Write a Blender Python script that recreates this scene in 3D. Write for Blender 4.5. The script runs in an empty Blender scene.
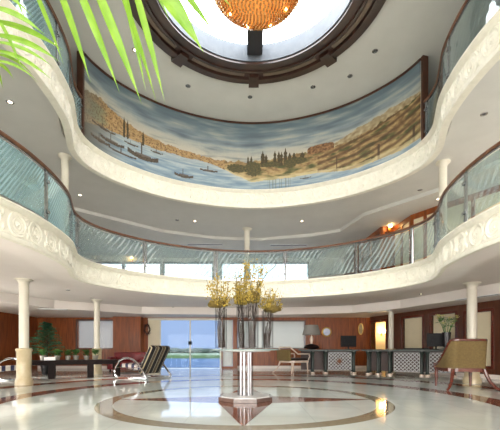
import bpy, bmesh, math, random
from mathutils import Vector, Matrix, noise
random.seed(7)
PI = math.pi
COL = bpy.context.scene.collection
F, HX, HY = 366.0, 250.0, 349.0      # focal length in pixels, principal column, horizon row
def at(x, y, Y): return Vector(((x-HX)*Y/F, Y, 1+(HY-y)*Y/F))
def gx(x, Y): return (x-HX)*Y/F

# ------------------------------------------------------------------ materials
def s2l(c):
    return tuple((v/255/12.92 if v/255 <= .04045 else ((v/255+.055)/1.055)**2.4) for v in c)+(1,)
MATS = {}
def nodes(name):
    m = bpy.data.materials.new(name); m.use_nodes = True
    nt = m.node_tree; return m, nt, nt.nodes['Principled BSDF']
def N(nt, t, **kw):
    n = nt.nodes.new(t)
    for k, v in kw.items(): setattr(n, k, v)
    return n
def mixc(nt, fac, a, b):
    n = N(nt, 'ShaderNodeMix', data_type='RGBA')
    for s, v in ((n.inputs[0], fac), (n.inputs[6], a), (n.inputs[7], b)):
        if hasattr(v, 'links') or isinstance(v, bpy.types.NodeSocket): nt.links.new(v, s)
        else: s.default_value = v
    return n.outputs[2]
def mth(nt, op, a, b=None, c=None, clamp=False):
    n = N(nt, 'ShaderNodeMath', operation=op); n.use_clamp = clamp
    for s, v in zip(n.inputs, (a, b, c)):
        if v is None: continue
        if isinstance(v, bpy.types.NodeSocket): nt.links.new(v, s)
        else: s.default_value = v
    return n.outputs[0]
def mat(name, c1, c2=None, rough=.5, metal=0, scale=4, stretch=(1,1,1), bump=0, coat=0, spec=.5, trans=0, detail=4, sub=0):
    if name in MATS: return MATS[name]
    m, nt, p = nodes(name)
    c2 = c2 or tuple(min(255, v*.93) for v in c1)
    tc = N(nt, 'ShaderNodeTexCoord'); mp = N(nt, 'ShaderNodeMapping'); mp.inputs['Scale'].default_value = stretch
    nz = N(nt, 'ShaderNodeTexNoise'); nz.inputs['Scale'].default_value = scale; nz.inputs['Detail'].default_value = detail
    nt.links.new(tc.outputs['Object'], mp.inputs[0]); nt.links.new(mp.outputs[0], nz.inputs['Vector'])
    f = mth(nt, 'MULTIPLY_ADD', nz.outputs[0], 2.4, -.7, clamp=True)
    nt.links.new(mixc(nt, f, s2l(c1), s2l(c2)), p.inputs['Base Color'])
    p.inputs['Roughness'].default_value = rough; p.inputs['Metallic'].default_value = metal
    p.inputs['Coat Weight'].default_value = coat; p.inputs['Coat Roughness'].default_value = .08
    p.inputs['Specular IOR Level'].default_value = spec
    p.inputs['Transmission Weight'].default_value = trans
    if bump:
        b = N(nt, 'ShaderNodeBump'); b.inputs['Strength'].default_value = bump; b.inputs['Distance'].default_value = .02
        nt.links.new(nz.outputs[0], b.inputs['Height']); nt.links.new(b.outputs[0], p.inputs['Normal'])
    MATS[name] = m; return m
def emit(name, c, s):
    m, nt, p = nodes(name)
    p.inputs['Base Color'].default_value = s2l(c); p.inputs['Emission Color'].default_value = s2l(c)
    p.inputs['Emission Strength'].default_value = s; MATS[name] = m; return m
def thin_glass(name, tint, etch=None, refl=1.0, ec=(.72, .8, .8)):
    m, nt, p = nodes(name); nt.nodes.remove(p); out = nt.nodes['Material Output']
    tr = N(nt, 'ShaderNodeBsdfTransparent'); tr.inputs[0].default_value = tint+(1,)
    gl = N(nt, 'ShaderNodeBsdfGlossy'); gl.inputs['Roughness'].default_value = .01
    gl.inputs[0].default_value = (refl, refl, refl, 1)
    lw = N(nt, 'ShaderNodeLayerWeight')
    fr = mth(nt, 'MULTIPLY_ADD', mth(nt, 'POWER', lw.outputs['Facing'], 5.0), .93, .045)
    base = tr.outputs[0]
    if etch:
        uv = N(nt, 'ShaderNodeUVMap')
        mp = N(nt, 'ShaderNodeMapping'); mp.inputs['Rotation'].default_value = (0, 0, .62)
        nt.links.new(uv.outputs[0], mp.inputs[0])
        wv = N(nt, 'ShaderNodeTexWave'); wv.inputs['Scale'].default_value = etch[0]; wv.inputs['Distortion'].default_value = etch[1]
        wv.inputs['Detail'].default_value = 1; wv.inputs['Detail Scale'].default_value = .35
        nt.links.new(mp.outputs[0], wv.inputs[0])
        nz = N(nt, 'ShaderNodeTexNoise'); nz.inputs['Scale'].default_value = .8; nt.links.new(uv.outputs[0], nz.inputs['Vector'])
        msk = mth(nt, 'MULTIPLY_ADD', nz.outputs[0], 3.0, -1.0, clamp=True)
        a = mth(nt, 'MULTIPLY_ADD', mth(nt, 'MULTIPLY', wv.outputs[1], msk), etch[2], etch[3])
        df = N(nt, 'ShaderNodeBsdfDiffuse'); df.inputs[0].default_value = ec+(1,)
        tl = N(nt, 'ShaderNodeBsdfTranslucent'); tl.inputs[0].default_value = ec+(1,)
        ad = N(nt, 'ShaderNodeMixShader'); ad.inputs[0].default_value = .45
        nt.links.new(df.outputs[0], ad.inputs[1]); nt.links.new(tl.outputs[0], ad.inputs[2])
        mx = N(nt, 'ShaderNodeMixShader'); nt.links.new(a, mx.inputs[0]); nt.links.new(base, mx.inputs[1]); nt.links.new(ad.outputs[0], mx.inputs[2])
        base = mx.outputs[0]
    m2 = N(nt, 'ShaderNodeMixShader'); nt.links.new(fr, m2.inputs[0]); nt.links.new(base, m2.inputs[1]); nt.links.new(gl.outputs[0], m2.inputs[2])
    nt.links.new(m2.outputs[0], out.inputs[0]); MATS[name] = m; return m
def translucent(name, c, k=.5):
    m, nt, p = nodes(name); nt.nodes.remove(p); out = nt.nodes['Material Output']
    nz = N(nt, 'ShaderNodeTexNoise'); nz.inputs['Scale'].default_value = 3
    cc = mixc(nt, nz.outputs[0], s2l(c), s2l(tuple(v*.94 for v in c)))
    d = N(nt, 'ShaderNodeBsdfDiffuse'); t = N(nt, 'ShaderNodeBsdfTranslucent'); x = N(nt, 'ShaderNodeMixShader'); x.inputs[0].default_value = k
    nt.links.new(cc, d.inputs[0]); nt.links.new(cc, t.inputs[0]); nt.links.new(d.outputs[0], x.inputs[1]); nt.links.new(t.outputs[0], x.inputs[2])
    nt.links.new(x.outputs[0], out.inputs[0]); MATS[name] = m; return m

M_plaster = mat('plaster', (210,209,203), (204,203,197), .7, scale=2)
M_soffit = mat('soffit_plaster', (236,228,222), (232,224,217), .6, scale=2)
M_stucco = mat('cream_stucco', (234,230,215), (222,218,202), .55, scale=9, bump=.12)
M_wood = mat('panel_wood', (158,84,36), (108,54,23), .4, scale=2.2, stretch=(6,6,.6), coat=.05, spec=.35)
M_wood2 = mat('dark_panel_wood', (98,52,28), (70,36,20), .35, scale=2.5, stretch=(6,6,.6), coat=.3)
M_ebony = mat('dark_polished_wood', (30,16,14), (18,10,9), .5, scale=3, stretch=(1,6,6), spec=.12)
M_ring = mat('oculus_wood', (62,40,32), (42,27,22), .3, scale=3, coat=.4)
M_ringstrip = mat('oculus_inlay', (120,104,88), (104,90,76), .4)
M_rail = mat('handrail_wood', (120,80,56), (90,58,40), .45, scale=4, stretch=(3,3,3))
M_steel = mat('brushed_steel', (172,174,176), (150,152,155), .25, metal=1, scale=20)
M_chrome = mat('chrome', (225,225,228), (210,212,216), .08, metal=1, scale=6)
M_black = mat('black_plastic', (12,12,15), (17,17,20), .45, scale=8, spec=.2)
M_stone = mat('column_marble', (208,194,160), (188,172,136), .3, scale=5, detail=8, coat=.2)
M_shaft = mat('painted_column', (220,214,198), (212,206,190), .35, scale=3)
M_green = mat('green_marble', (44,56,50), (24,34,30), .3, scale=14, detail=8, spec=.3)
M_gold = mat('olive_upholstery', (118,99,58), (98,80,46), .85, scale=22, bump=.15)
M_mould = mat('dark_moulding', (84,50,34), (62,36,24), .4)
M_maroon = mat('mahogany', (104,44,28), (74,28,18), .22, scale=4, stretch=(1,1,5), coat=.6)
M_paleframe = mat('pale_lacquered_wood', (226,206,190), (206,184,168), .2, scale=4, coat=.6)
M_silver = mat('silver_metalwork', (190,190,190), (150,150,154), .45, metal=.1, scale=12)
M_leaf = mat('plant_leaf', (86,136,64), (48,92,42), .5, scale=9)
M_pine = mat('pine_needles', (48,116,80), (30,84,58), .6, scale=9)
M_yellow = mat('yellow_blossom', (196,168,66), (132,110,42), .6, scale=30)
M_moss = mat('dried_moss', (120,100,40), (84,68,26), .9, scale=30, bump=.4)
M_twig = mat('dark_twig', (62,44,34), (40,28,22), .7, scale=20)
M_greyglass = thin_glass('clear_glass', (.95, .97, .97), refl=.3)
M_vase = thin_glass('vase_glass', (.975, .98, .98), refl=.12)
M_bal = thin_glass('etched_glass', (.70, .86, .88), etch=(5.5, 1.2, .42, .20), ec=(.64, .86, .90))
M_balclear = thin_glass('clear_balustrade_glass', (.74, .82, .82), etch=(2.2, 3.0, .22, .05))
M_sheer = thin_glass('sheer_grey_screen', (.72,.66,.6), etch=(1, 0, 0, .2), refl=.1, ec=(.78, .76, .72))
M_bal2 = thin_glass('etched_glass_swirled', (.78, .86, .86), etch=(2.6, 5.0, .40, .08))
M_door = thin_glass('blue_tinted_glass', (.74, .80, .90), refl=.12)
M_blind = translucent('white_roller_blind', (240,240,236), .45)
M_creamblind = mat('cream_panel', (226,214,184), (216,204,174), .5, scale=2)
M_shade = translucent('grey_lampshade', (160,156,150), .3)
M_white = mat('white_china', (235,235,235), (225,225,228), .25)
M_red = mat('crimson_leather', (132,18,26), (98,12,18), .4, scale=6)
M_pot = mat('grey_pot', (150,148,138), (120,118,110), .5)
M_darkvase = mat('black_glazed_vase', (22,22,28), (14,14,18), .15)
M_vent = mat('vent_slot', (70,72,74), (60,62,64), .5)
M_soil = mat('potting_soil', (52,38,28), (36,26,20), .9, scale=30)
M_skylight = emit('skylight_sky', (246,250,255), 11.0)
M_lamp = emit('downlight_glow', (255,232,196), 14.0)
M_warm = emit('warm_bulb', (255,206,130), 30.0)
M_brick = mat('roof_paving', (96,96,92), (84,84,80), .8)

def floor_mat():
    m, nt, p = nodes('inlaid_marble')
    tc = N(nt, 'ShaderNodeTexCoord'); sp = N(nt, 'ShaderNodeSeparateXYZ'); nt.links.new(tc.outputs['Object'], sp.inputs[0])
    x = mth(nt, 'ADD', sp.outputs[0], .09); y = mth(nt, 'ADD', sp.outputs[1], -7.26)
    r = mth(nt, 'SQRT', mth(nt, 'ADD', mth(nt, 'MULTIPLY', x, x), mth(nt, 'MULTIPLY', y, y)))
    def band(a, b): return mth(nt, 'MULTIPLY', mth(nt, 'GREATER_THAN', r, a), mth(nt, 'LESS_THAN', r, b))
    ax = mth(nt, 'ABSOLUTE', x); ay = mth(nt, 'ABSOLUTE', y)
    def arm(u, v): return mth(nt, 'LESS_THAN', v, mth(nt, 'MULTIPLY', mth(nt, 'SUBTRACT', 2.58, u), .235))
    star = mth(nt, 'MAXIMUM', arm(ax, ay), arm(ay, ax))
    nz = N(nt, 'ShaderNodeTexNoise'); nz.inputs['Scale'].default_value = 1.3; nz.inputs['Detail'].default_value = 9; nz.inputs['Distortion'].default_value = 1.2
    nt.links.new(tc.outputs['Object'], nz.inputs['Vector'])
    nf = mth(nt, 'MULTIPLY_ADD', nz.outputs[0], 3, -1, clamp=True)
    n2 = N(nt, 'ShaderNodeTexNoise'); n2.inputs['Scale'].default_value = 14; n2.inputs['Detail'].default_value = 6
    nt.links.new(tc.outputs['Object'], n2.inputs['Vector'])
    bk = N(nt, 'ShaderNodeTexBrick'); bk.offset = 0; bk.inputs['Scale'].default_value = 1; bk.inputs['Mortar Size'].default_value = .006
    bk.inputs['Brick Width'].default_value = .9; bk.inputs['Row Height'].default_value = .9
    for i, c in ((1, (224,229,222)), (2, (210,216,208)), (3, (184,188,180))): bk.inputs[i].default_value = s2l(c)
    nt.links.new(tc.outputs['Object'], bk.inputs[0])
    iv = mixc(nt, nf, s2l((222,228,222)), s2l((200,207,200)))
    base = mixc(nt, .5, iv, bk.outputs[0])
    redc = mixc(nt, n2.outputs[0], s2l((146,98,78)), s2l((106,64,52)))
    tan = mixc(nt, n2.outputs[0], s2l((164,154,130)), s2l((128,118,96)))
    c = mixc(nt, star, base, redc)
    c = mixc(nt, band(2.47, 2.76), c, tan)
    c = mixc(nt, band(4.5, 5.02), c, redc)
    c = mixc(nt, band(6.4, 6.9), c, redc)
    nt.links.new(c, p.inputs['Base Color']); p.inputs['Roughness'].default_value = .07
    p.inputs['Specular IOR Level'].default_value = .62
    return m
M_floor = floor_mat()

# ------------------------------------------------------------------ object helpers
def link(o, parent=None):
    COL.objects.link(o)
    if parent: o.parent = parent
    return o
def obj(name, bm, m, parent=None, smooth=False, loc=None, rot=None):
    me = bpy.data.meshes.new(name); bmesh.ops.recalc_face_normals(bm, faces=bm.faces[:]) if not getattr(bm, 'keep', 0) else None
    bm.to_mesh(me); bm.free()
    me.materials.append(m)
    if smooth:
        for p in me.polygons: p.use_smooth = True
        try: me.set_sharp_from_angle(angle=math.radians(40))
        except Exception: pass
    o = bpy.data.objects.new(name, me)
    if loc is not None: o.location = loc
    if rot is not None: o.rotation_euler = rot
    return link(o, parent)
def tag(o, label=None, cat=None, group=None, kind=None):
    if label: o['label'] = label
    if cat: o['category'] = cat
    if group: o['group'] = group
    if kind: o['kind'] = kind
    return o
def thing(name, label, cat, loc, rz=0, group=None):
    o = bpy.data.objects.new(name, None); o.empty_display_size = .2; o.location = loc; o.rotation_euler = (0,0,rz)
    return tag(link(o), label, cat, group)
def struct(name, bm, m, parent=None, **k):
    o = obj(name, bm, m, parent, **k)
    if not parent: o['kind'] = 'structure'
    return o
def copy_tree(o, parent=None):
    c = o.copy(); COL.objects.link(c); c.parent = parent
    for ch in list(o.children): copy_tree(ch, c)
    return c
def B(): return bmesh.new()
def box(bm, a, b, mtx=None, bev=0):
    g = bmesh.ops.create_cube(bm, size=1)['verts']
    a, b = Vector(a), Vector(b)
    for v in g: v.co = Vector(((a[i]+b[i])/2 + v.co[i]*(b[i]-a[i]) for i in range(3)))
    if bev:
        ed = list({e for v in g for e in v.link_edges})
        r = bmesh.ops.bevel(bm, geom=ed, offset=bev, segments=2, affect='EDGES', profile=.5)
        g = list({v for f in r['faces'] for v in f.verts} | {v for v in g if v.is_valid})
    if mtx:
        for v in g: v.co = mtx @ v.co
    return bm
def lathe(bm, prof, c=(0,0,0), n=24, cap=True):
    rings = []
    for r, z in prof:
        rings.append([bm.verts.new((c[0]+r*math.cos(2*PI*i/n), c[1]+r*math.sin(2*PI*i/n), c[2]+z)) for i in range(n)])
    for a, b in zip(rings, rings[1:]):
        for i in range(n):
            bm.faces.new((a[i], a[(i+1)%n], b[(i+1)%n], b[i]))
    if cap:
        if prof[0][0] > 1e-4: bm.faces.new(rings[0][::-1])
        if prof[-1][0] > 1e-4: bm.faces.new(rings[-1])
    return bm
def tube(bm, pts, r, n=8, closed=False):
    pts = [Vector(p) for p in pts]; K = len(pts); rings = []
    rr = r if isinstance(r, (list, tuple)) else [r]*K
    prev = None
    for i, p in enumerate(pts):
        if closed: t = (pts[(i+1)%K]-pts[i-1])
        else: t = pts[min(i+1, K-1)]-pts[max(i-1, 0)]
        t.normalize()
        if prev is None:
            u = t.orthogonal().normalized()
        else:
            u = prev - t*prev.dot(t)
            u = u.normalized() if u.length > 1e-6 else t.orthogonal().normalized()
        prev = u; w = t.cross(u)
        rings.append([bm.verts.new(p+(u*math.cos(2*PI*k/n)+w*math.sin(2*PI*k/n))*rr[i]) for k in range(n)])
    rng = range(K) if closed else range(K-1)
    for i in rng:
        a, b = rings[i], rings[(i+1)%K]
        for k in range(n): bm.faces.new((a[k], a[(k+1)%n], b[(k+1)%n], b[k]))
    if not closed:
        bm.faces.new(rings[0][::-1]); bm.faces.new(rings[-1])
    return bm
def prism(bm, poly, z0, z1, mtx=None):
    a = [bm.verts.new((p[0], p[1], z0)) for p in poly]; b = [bm.verts.new((p[0], p[1], z1)) for p in poly]
    n = len(poly)
    for i in range(n): bm.faces.new((a[i], a[(i+1)%n], b[(i+1)%n], b[i]))
    bm.faces.new(a[::-1]); bm.faces.new(b)
    if mtx:
        for v in a+b: v.co = mtx @ v.co
    return bm
def blob(bm, c, r, sub=2, jit=0):
    g = bmesh.ops.create_icosphere(bm, subdivisions=sub, radius=1)['verts']
    rv = Vector(r) if not isinstance(r, (int, float)) else Vector((r,r,r))
    for v in g:
        k = 1+jit*noise.noise(v.co*2.3+Vector(c))
        v.co = Vector((c[i]+v.co[i]*rv[i]*k for i in range(3)))
    return bm

# ------------------------------------------------------------------ plan curve of the galleries
X0 = .12
half = [(0,11.6),(.75,11.53),(1.47,11.33),(2.15,11.04),(2.76,10.66),(3.28,10.2),(3.7,9.7),(3.96,9.2),(4.06,8.75),(4.02,8.3),(3.86,7.85),
        (3.68,7.35),(3.58,6.8),(3.54,6.2),(3.57,5.6),(3.72,4.9),(4.05,4.1),(4.6,3.2),(5.3,2.3),(5.9,1.2),(6.1,0),(5.8,-1.3),(4.8,-2.5),(3,-3.3),(1.2,-3.6)]
ctrl = [Vector((X0+w, y)) for w, y in half]+[Vector((X0, -3.65))]+[Vector((X0-w, y)) for w, y in half[:0:-1]]
def catmull(P, closed=True, sub=12):
    out = []; n = len(P)
    for i in range(n):
        p0, p1, p2, p3 = P[i-1], P[i], P[(i+1)%n], P[(i+2)%n]
        for k in range(sub):
            t = k/sub
            out.append(.5*((2*p1)+(p2-p0)*t+(2*p0-5*p1+4*p2-p3)*t*t+(3*p1-p0-3*p2+p3)*t**3))
    return out
def resample(P, step):
    L = [0]
    n = len(P)
    for i in range(n): L.append(L[-1]+(P[(i+1)%n]-P[i]).length)
    K = int(L[-1]/step); out = []; j = 0
    for k in range(K):
        s = L[-1]*k/K
        while L[j+1] < s: j += 1
        t = (s-L[j])/(L[j+1]-L[j]); out.append(P[j].lerp(P[(j+1)%n], t))
    return out
LOOP = resample(catmull(ctrl), .07)      # clockwise seen from above: back centre -> right -> front -> left
NL = len(LOOP); LSTEP = .07
NRM = []
for i in range(NL):
    t = (LOOP[(i+2)%NL]-LOOP[i-2]).normalized(); NRM.append(Vector((-t.y, t.x)))
if NRM[0].y < 0: NRM = [-n for n in NRM]
def off(i, d): i %= NL; return LOOP[i]+NRM[i]*d
def sweep(bm, prof, i0=0, i1=None, closed=False):
    """prof: closed list of (offset, z); sweeps it along the loop"""
    idx = list(range(NL)) if closed else list(range(i0, i1+1))
    uvl = bm.loops.layers.uv.verify(); rings = []
    for i in idx:
        rings.append([bm.verts.new((off(i, d).x, off(i, d).y, z)) for d, z in prof])
    m = len(prof)
    for a in range(len(idx) if closed else len(idx)-1):
        r0, r1 = rings[a], rings[(a+1) % len(rings)]
        for k in range(m):
            q = (k+1) % m
            f = bm.faces.new((r0[k], r0[q], r1[q], r1[k]))
            for lp, (s, z) in zip(f.loops, ((a, prof[k][1]), (a, prof[q][1]), (a+1, prof[q][1]), (a+1, prof[k][1]))):
                lp[uvl].uv = ((idx[0]+s)*LSTEP, z)
    if not closed:
        bm.faces.new(rings[0]); bm.faces.new(rings[-1][::-1])
    return bm
def find(x, side, lo, hi):
    """loop index whose image column is nearest x, on a side (-1 / 1) with Y in a range"""
    best = None
    for i, p in enumerate(LOOP):
        if lo <= p.y <= hi and (p.x-X0)*side >= -.01:
            e = abs(HX+F*p.x/p.y-x)
            if best is None or e < best[0]: best = (e, i)
    return best[1]

def annulus(z0, z1, outer, d, name, m):
    bm = B()
    def ring(z):
        a = [bm.verts.new((p[0], p[1], z)) for p in outer]
        b = [bm.verts.new((off(i, d).x, off(i, d).y, z)) for i in range(0, NL, 2)]
        e = [bm.edges.new((a[i], a[(i+1)%len(a)])) for i in range(len(a))]+[bm.edges.new((b[i], b[(i+1)%len(b)])) for i in range(len(b))]
        bmesh.ops.triangle_fill(bm, use_beauty=True, edges=e)
        return a, b
    a0, b0 = ring(z0); a1, b1 = ring(z1)
    for p, q in ((a0, a1), (b0, b1)):
        for i in range(len(p)):
            j = (i+1) % len(p); bm.faces.new((p[i], p[j], q[j], q[i]))
    return struct(name, bm, m)

# ------------------------------------------------------------------ shell
RW0, RWd = Vector((6.07, 18.5)), Vector((2.1, -6.4))
YB = 18.8; XL = -10.9; XR = 10.6; YF = -6.0; ZC = 2.62
OUT = [(XL-.3, YF), (XR+.3, YF), (XR+.3, YB+.3), (XL-.3, YB+.3)]
bm = B(); box(bm, (XL-.4, YF-.4, -.25), (XR+2.4, YB+.35, 0)); struct('floor', bm, M_floor)

def wall(name, p0, p1, z0, z1, th, openings, m):
    """wall from p0 to p1, thickness away from the room to its left-hand side; openings (a, b, za, zb) along it"""
    p0, p1 = Vector(p0), Vector(p1); L = (p1-p0).length; u = (p1-p0)/L
    xs = sorted({0, L, *[o[0] for o in openings], *[o[1] for o in openings]}); zs = sorted({z0, z1, *[o[2] for o in openings], *[o[3] for o in openings]})
    bm = B()
    for xa, xb in zip(xs, xs[1:]):
        # merge vertically contiguous cells
        run = None
        for za, zb in zip(zs, zs[1:]):
            cx, cz = (xa+xb)/2, (za+zb)/2
            hole = any(o[0] < cx < o[1] and o[2] < cz < o[3] for o in openings)
            if not hole:
                run = (run[0], zb) if run else (za, zb)
            if (hole or zb == zs[-1]) and run:
                box(bm, (xa, 0, run[0]), (xb, th, run[1])); run = None
    o = struct(name, bm, m); o.location = (p0.x, p0.y, 0); o.rotation_euler = (0, 0, math.atan2(u.y, u.x)); return o
# back wall, ground floor
def bx(x): return gx(x, YB)-XL
bops = [(bx(77), bx(116), 1.06, 2.46), (bx(148), bx(221.5), .0, 2.56), (bx(222.5), bx(233), .1, 2.5), (bx(237.5), bx(304.5), 1.06, 2.42)]
wall('wall_back', (XL, YB), (6.25, YB), 0, 2.95, .25, bops, M_wood)
# upper back wall with a long window strip
u0 = -9.0
wall('wall_back.001', (u0, YB), (9.0, YB), 2.95, 8.55, .25,
     [(gx(a, YB)-u0, gx(b, YB)-u0, 3.6, 5.42) for a, b in ((86,122),(124,160),(164,212),(222,246),(249,308))], M_plaster)
wall('wall_left', (XL, YF), (XL, YB), 0, 2.95, .25, [(.4, 3.2, .1, 2.7), (3.5, 6.3, .1, 2.7), (6.6, 9.4, .1, 2.7), (8.6-YF, 11.4-YF, .25, 2.6)], M_wood)  # openings out of view, added so sun on the floor brightens the soffits
wall('wall_left.001', (-9.0, YF), (-9.0, YB), 3.17, 8.55, .2, [], M_plaster)
wall('wall_right.001', (9.0, YB), (9.0, YF), 3.17, 8.55, .2, [(9, 12, 3.6, 5.3), (14, 17, 3.6, 5.3)], M_plaster)
wall('wall_front', (XR+.2, YF), (XL-.2, YF), 0, 8.55, .25, [(1.0, 7.2, .1, 2.7), (7.6, 13.8, 0, 2.7), (14.2, 20.6, .1, 2.7), (3, 9.6, 3.6, 5.4), (11, 18, 3.6, 5.4)], M_plaster)
# right wall, ground floor: runs obliquely
RL = (RWd*1.9).length; RU = RWd.normalized()
def ra(x):
    k = (x-HX)/F; t = (k*RW0.y-RW0.x)/(RWd.x-k*RWd.y); return t*RWd.length
def rp(a, d=0):  # point a metres along the right wall, d metres into the room
    n = Vector((RU.y, -RU.x)); p = RW0+RU*a+n*d; return p
rops = [(ra(371.5), ra(386), 0, 2.32), (ra(403), ra(422.5), 1.0, 2.34), (ra(431.5), ra(455.5), .95, 2.34), (ra(466), ra(491.5), .42, 2.28)]
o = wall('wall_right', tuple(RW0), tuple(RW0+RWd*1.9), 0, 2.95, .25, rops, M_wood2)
e = RW0+RWd*1.9
wall('wall_right.002', (e.x, e.y), (e.x, YF), 0, 2.95, .25, [], M_wood)
RM = Matrix.Translation((RW0.x, RW0.y, 0)) @ Matrix.Rotation(math.atan2(RU.y, RU.x), 4, 'Z')
# framed cream windows in the right wall
for n, (a, b, z0, z1) in enumerate(rops[1:]):
    bm = B(); box(bm, (a, .1, z0), (b, .14, z1)); w = struct('window_%d' % (n+1), bm, M_creamblind); w.matrix_world = RM
    bm = B()
    for q in ((a-.09, -.03, z0-.09, a, .1, z1+.09), (b, -.03, z0-.09, b+.09, .1, z1+.09), (a, -.03, z1, b, .1, z1+.09), (a, -.03, z0-.09, b, .1, z0)):
        box(bm, q[:3], q[3:])
    struct('window_frame', bm, M_maroon, w)
# lit doorway and the small room behind it
a, b = rops[0][:2]
bm = B(); box(bm, (a-.6, 2.2, 0), (b+.6, 2.3, 2.6)); box(bm, (a-.7, .25, 0), (a-.6, 2.3, 2.6)); box(bm, (b+.6, .25, 0), (b+.7, 2.3, 2.6)); box(bm, (a-.7, .25, 2.6), (b+.7, 2.3, 2.7))
w = struct('wall_right.003', bm, M_creamblind); w.matrix_world = RM
bm = B()
for q in ((a-.1, -.03, 0, a, .25, 2.42), (b, -.03, 0, b+.1, .25, 2.42), (a, -.03, 2.32, b, .25, 2.42)): box(bm, q[:3], q[3:])
w = struct('door_2', bm, M_maroon); w.matrix_world = RM

# ceilings
annulus(2.95, 3.17, OUT, .5, 'ceiling', M_soffit)                     # over the ground floor, under gallery one
annulus(5.8, 6.07, [(-9.2, YF), (9.2, YF), (9.2, YB+.2), (-9.2, YB+.2)], .3, 'ceiling.001', M_plaster)
# dropped perimeter ceiling along the ground-floor back wall
bm = B()
def strip(bm, pts_in, pts_out, z0, z1):
    n = len(pts_in)
    V = [[bm.verts.new((p[0], p[1], z)) for p in ps] for ps, z in ((pts_in, z0), (pts_out, z0), (pts_out, z1), (pts_in, z1))]
    for i in range(n-1):
        for k in range(4): bm.faces.new((V[k][i], V[k][i+1], V[(k+1)%4][i+1], V[(k+1)%4][i]))
    bm.faces.new([V[k][0] for k in range(4)]); bm.faces.new([V[k][-1] for k in range(4)])
strip(bm, [(-8.6, 2), (-8.6, 12.4), (-7.8, 14.6), (-5.0, 16.9), (0, 17.4), (2.8, 17.0), (4.6, 16.4), (6.0, 14.6), (7.4, 10.6), (8.6, 2)],
      [(XL, 2), (XL, YB), (-7, YB), (-5.4, YB), (0, YB), (3, YB), (6.1, YB), (rp(2).x, rp(2).y), (rp(7).x, rp(7).y), (rp(12).x, rp(12).y)], ZC, 2.96)
struct('ceiling.002', bm, M_soffit)
# top ceiling with the round opening
OC = Vector((.1, 7.24)); RO = 2.07
bm = B()
def discring(z):
    a = [bm.verts.new((p[0], p[1], z)) for p in [(-9.2, YF), (9.2, YF), (9.2, YB+.2), (-9.2, YB+.2)]]
    b = [bm.verts.new((OC.x+2.5*math.cos(2*PI*i/96), OC.y+2.5*math.sin(2*PI*i/96), z)) for i in range(96)]
    e = [bm.edges.new((a[i], a[(i+1)%4])) for i in range(4)]+[bm.edges.new((b[i], b[(i+1)%96])) for i in range(96)]
    bmesh.ops.triangle_fill(bm, use_beauty=True, edges=e); return a, b
a0, b0 = discring(8.3); a1, b1 = discring(8.55)
for p, q in ((a0, a1), (b0, b1)):
    for i in range(len(p)): j = (i+1) % len(p); bm.faces.new((p[i], p[j], q[j], q[i]))
struct('ceiling.003', bm, M_plaster)
# level-one ceiling: stepped outer border
bm = B()
sin_ = [(-8.9, 4), (-6.7, 9), (-6.1, 12.2), (-3.5, 14.7), (-1.5, 15.6), (.5, 15.8), (2.6, 15.2), (3.6, 14.6), (4.0, 12.9), (5.6, 10.9), (6.6, 8.5), (8.9, 4)]
sou = [(-9, 4), (-9, 9), (-9, 14), (-6, YB), (-3, YB), (.5, YB), (3, YB), (5, YB), (9, YB), (9, 12), (9, 8.5), (9, 4)]
strip(bm, sin_, sou, 5.68, 5.81)
struct('ceiling.004', bm, M_plaster)

# fascias
def rosette(bm, i, z, r, d0):
    """scrolled medallion in relief on the fascia, centred at loop index i"""
    c2 = off(i, d0); n = -NRM[i % NL]; t = Vector((-n.y, n.x))
    O = Vector((c2.x, c2.y, z)); T = Vector((t.x, t.y, 0)); Nn = Vector((n.x, n.y, 0)); Z = Vector((0, 0, 1))
    pts = []
    for k in range(40):
        a = 2*PI*k/16; rr = r*(1-.82*k/40)
        pts.append(O+T*rr*math.cos(a)+Z*rr*math.sin(a)-Nn*.002)
    tube(bm, pts, [.028*(1-.3*k/40) for k in range(40)], 5)
    tube(bm, [O+T*r*math.cos(2*PI*k/20)+Z*r*math.sin(2*PI*k/20)+Nn*.0 for k in range(20)], .030, 5, closed=True)
    blob(bm, O, .035, 1)
    for k in range(7):
        a = 2*PI*k/7; p = O+T*r*.68*math.cos(a)+Z*r*.68*math.sin(a)-Nn*.008
        blob(bm, p, (.022, .022, .022), 1)
def fascia(name, zt, zb, d_in):
    h = zt-zb
    prof = [(.30, zt), (.02, zt), (-.01, zt-.015), (-.015, zt-.04), (.012, zt-.055), (.02, zt-.075), (.035, zt-.085), (.05, zt-.10), (.075, zt-.11), (.08, zb+.085), (.07, zb+.075), (.05, zb+.065), (.045, zb+.025), (.06, zb), (d_in, zb), (d_in, zb+.45), (.30, zb+.45)]
    bm = B(); sweep(bm, prof, closed=True); o = struct(name, bm, M_stucco, smooth=True)
    bm = B(); zc = (zt-.11+zb+.085)/2; r = (h-.195)/2*.94
    K = int(NL*LSTEP/(2*r+.13)); 
    for k in range(K):
        i = int(NL*(k+.5)/K)
        if LOOP[i].y < 2.5: continue
        rosette(bm, i, zc, r, .085)
        j = int(NL*(k+1)/K)
        c = off(j, .078)
        blob(bm, (c.x, c.y, zc-r*.6), (.035, .035, .06), 1); blob(bm, (c.x, c.y, zc+r*.65), (.03, .03, .05), 1)
    return o, obj('relief_scroll', bm, M_stucco, o, smooth=True)
f1 = fascia('trim_1', 3.17, 2.62, .14)
f2 = fascia('trim_2', 6.07, 5.50, .2)
struct('ceiling.005', sweep(B(), [(.141, 2.623), (.62, 2.623), (.62, 3.0), (.141, 3.0)], closed=True), M_soffit)

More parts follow.
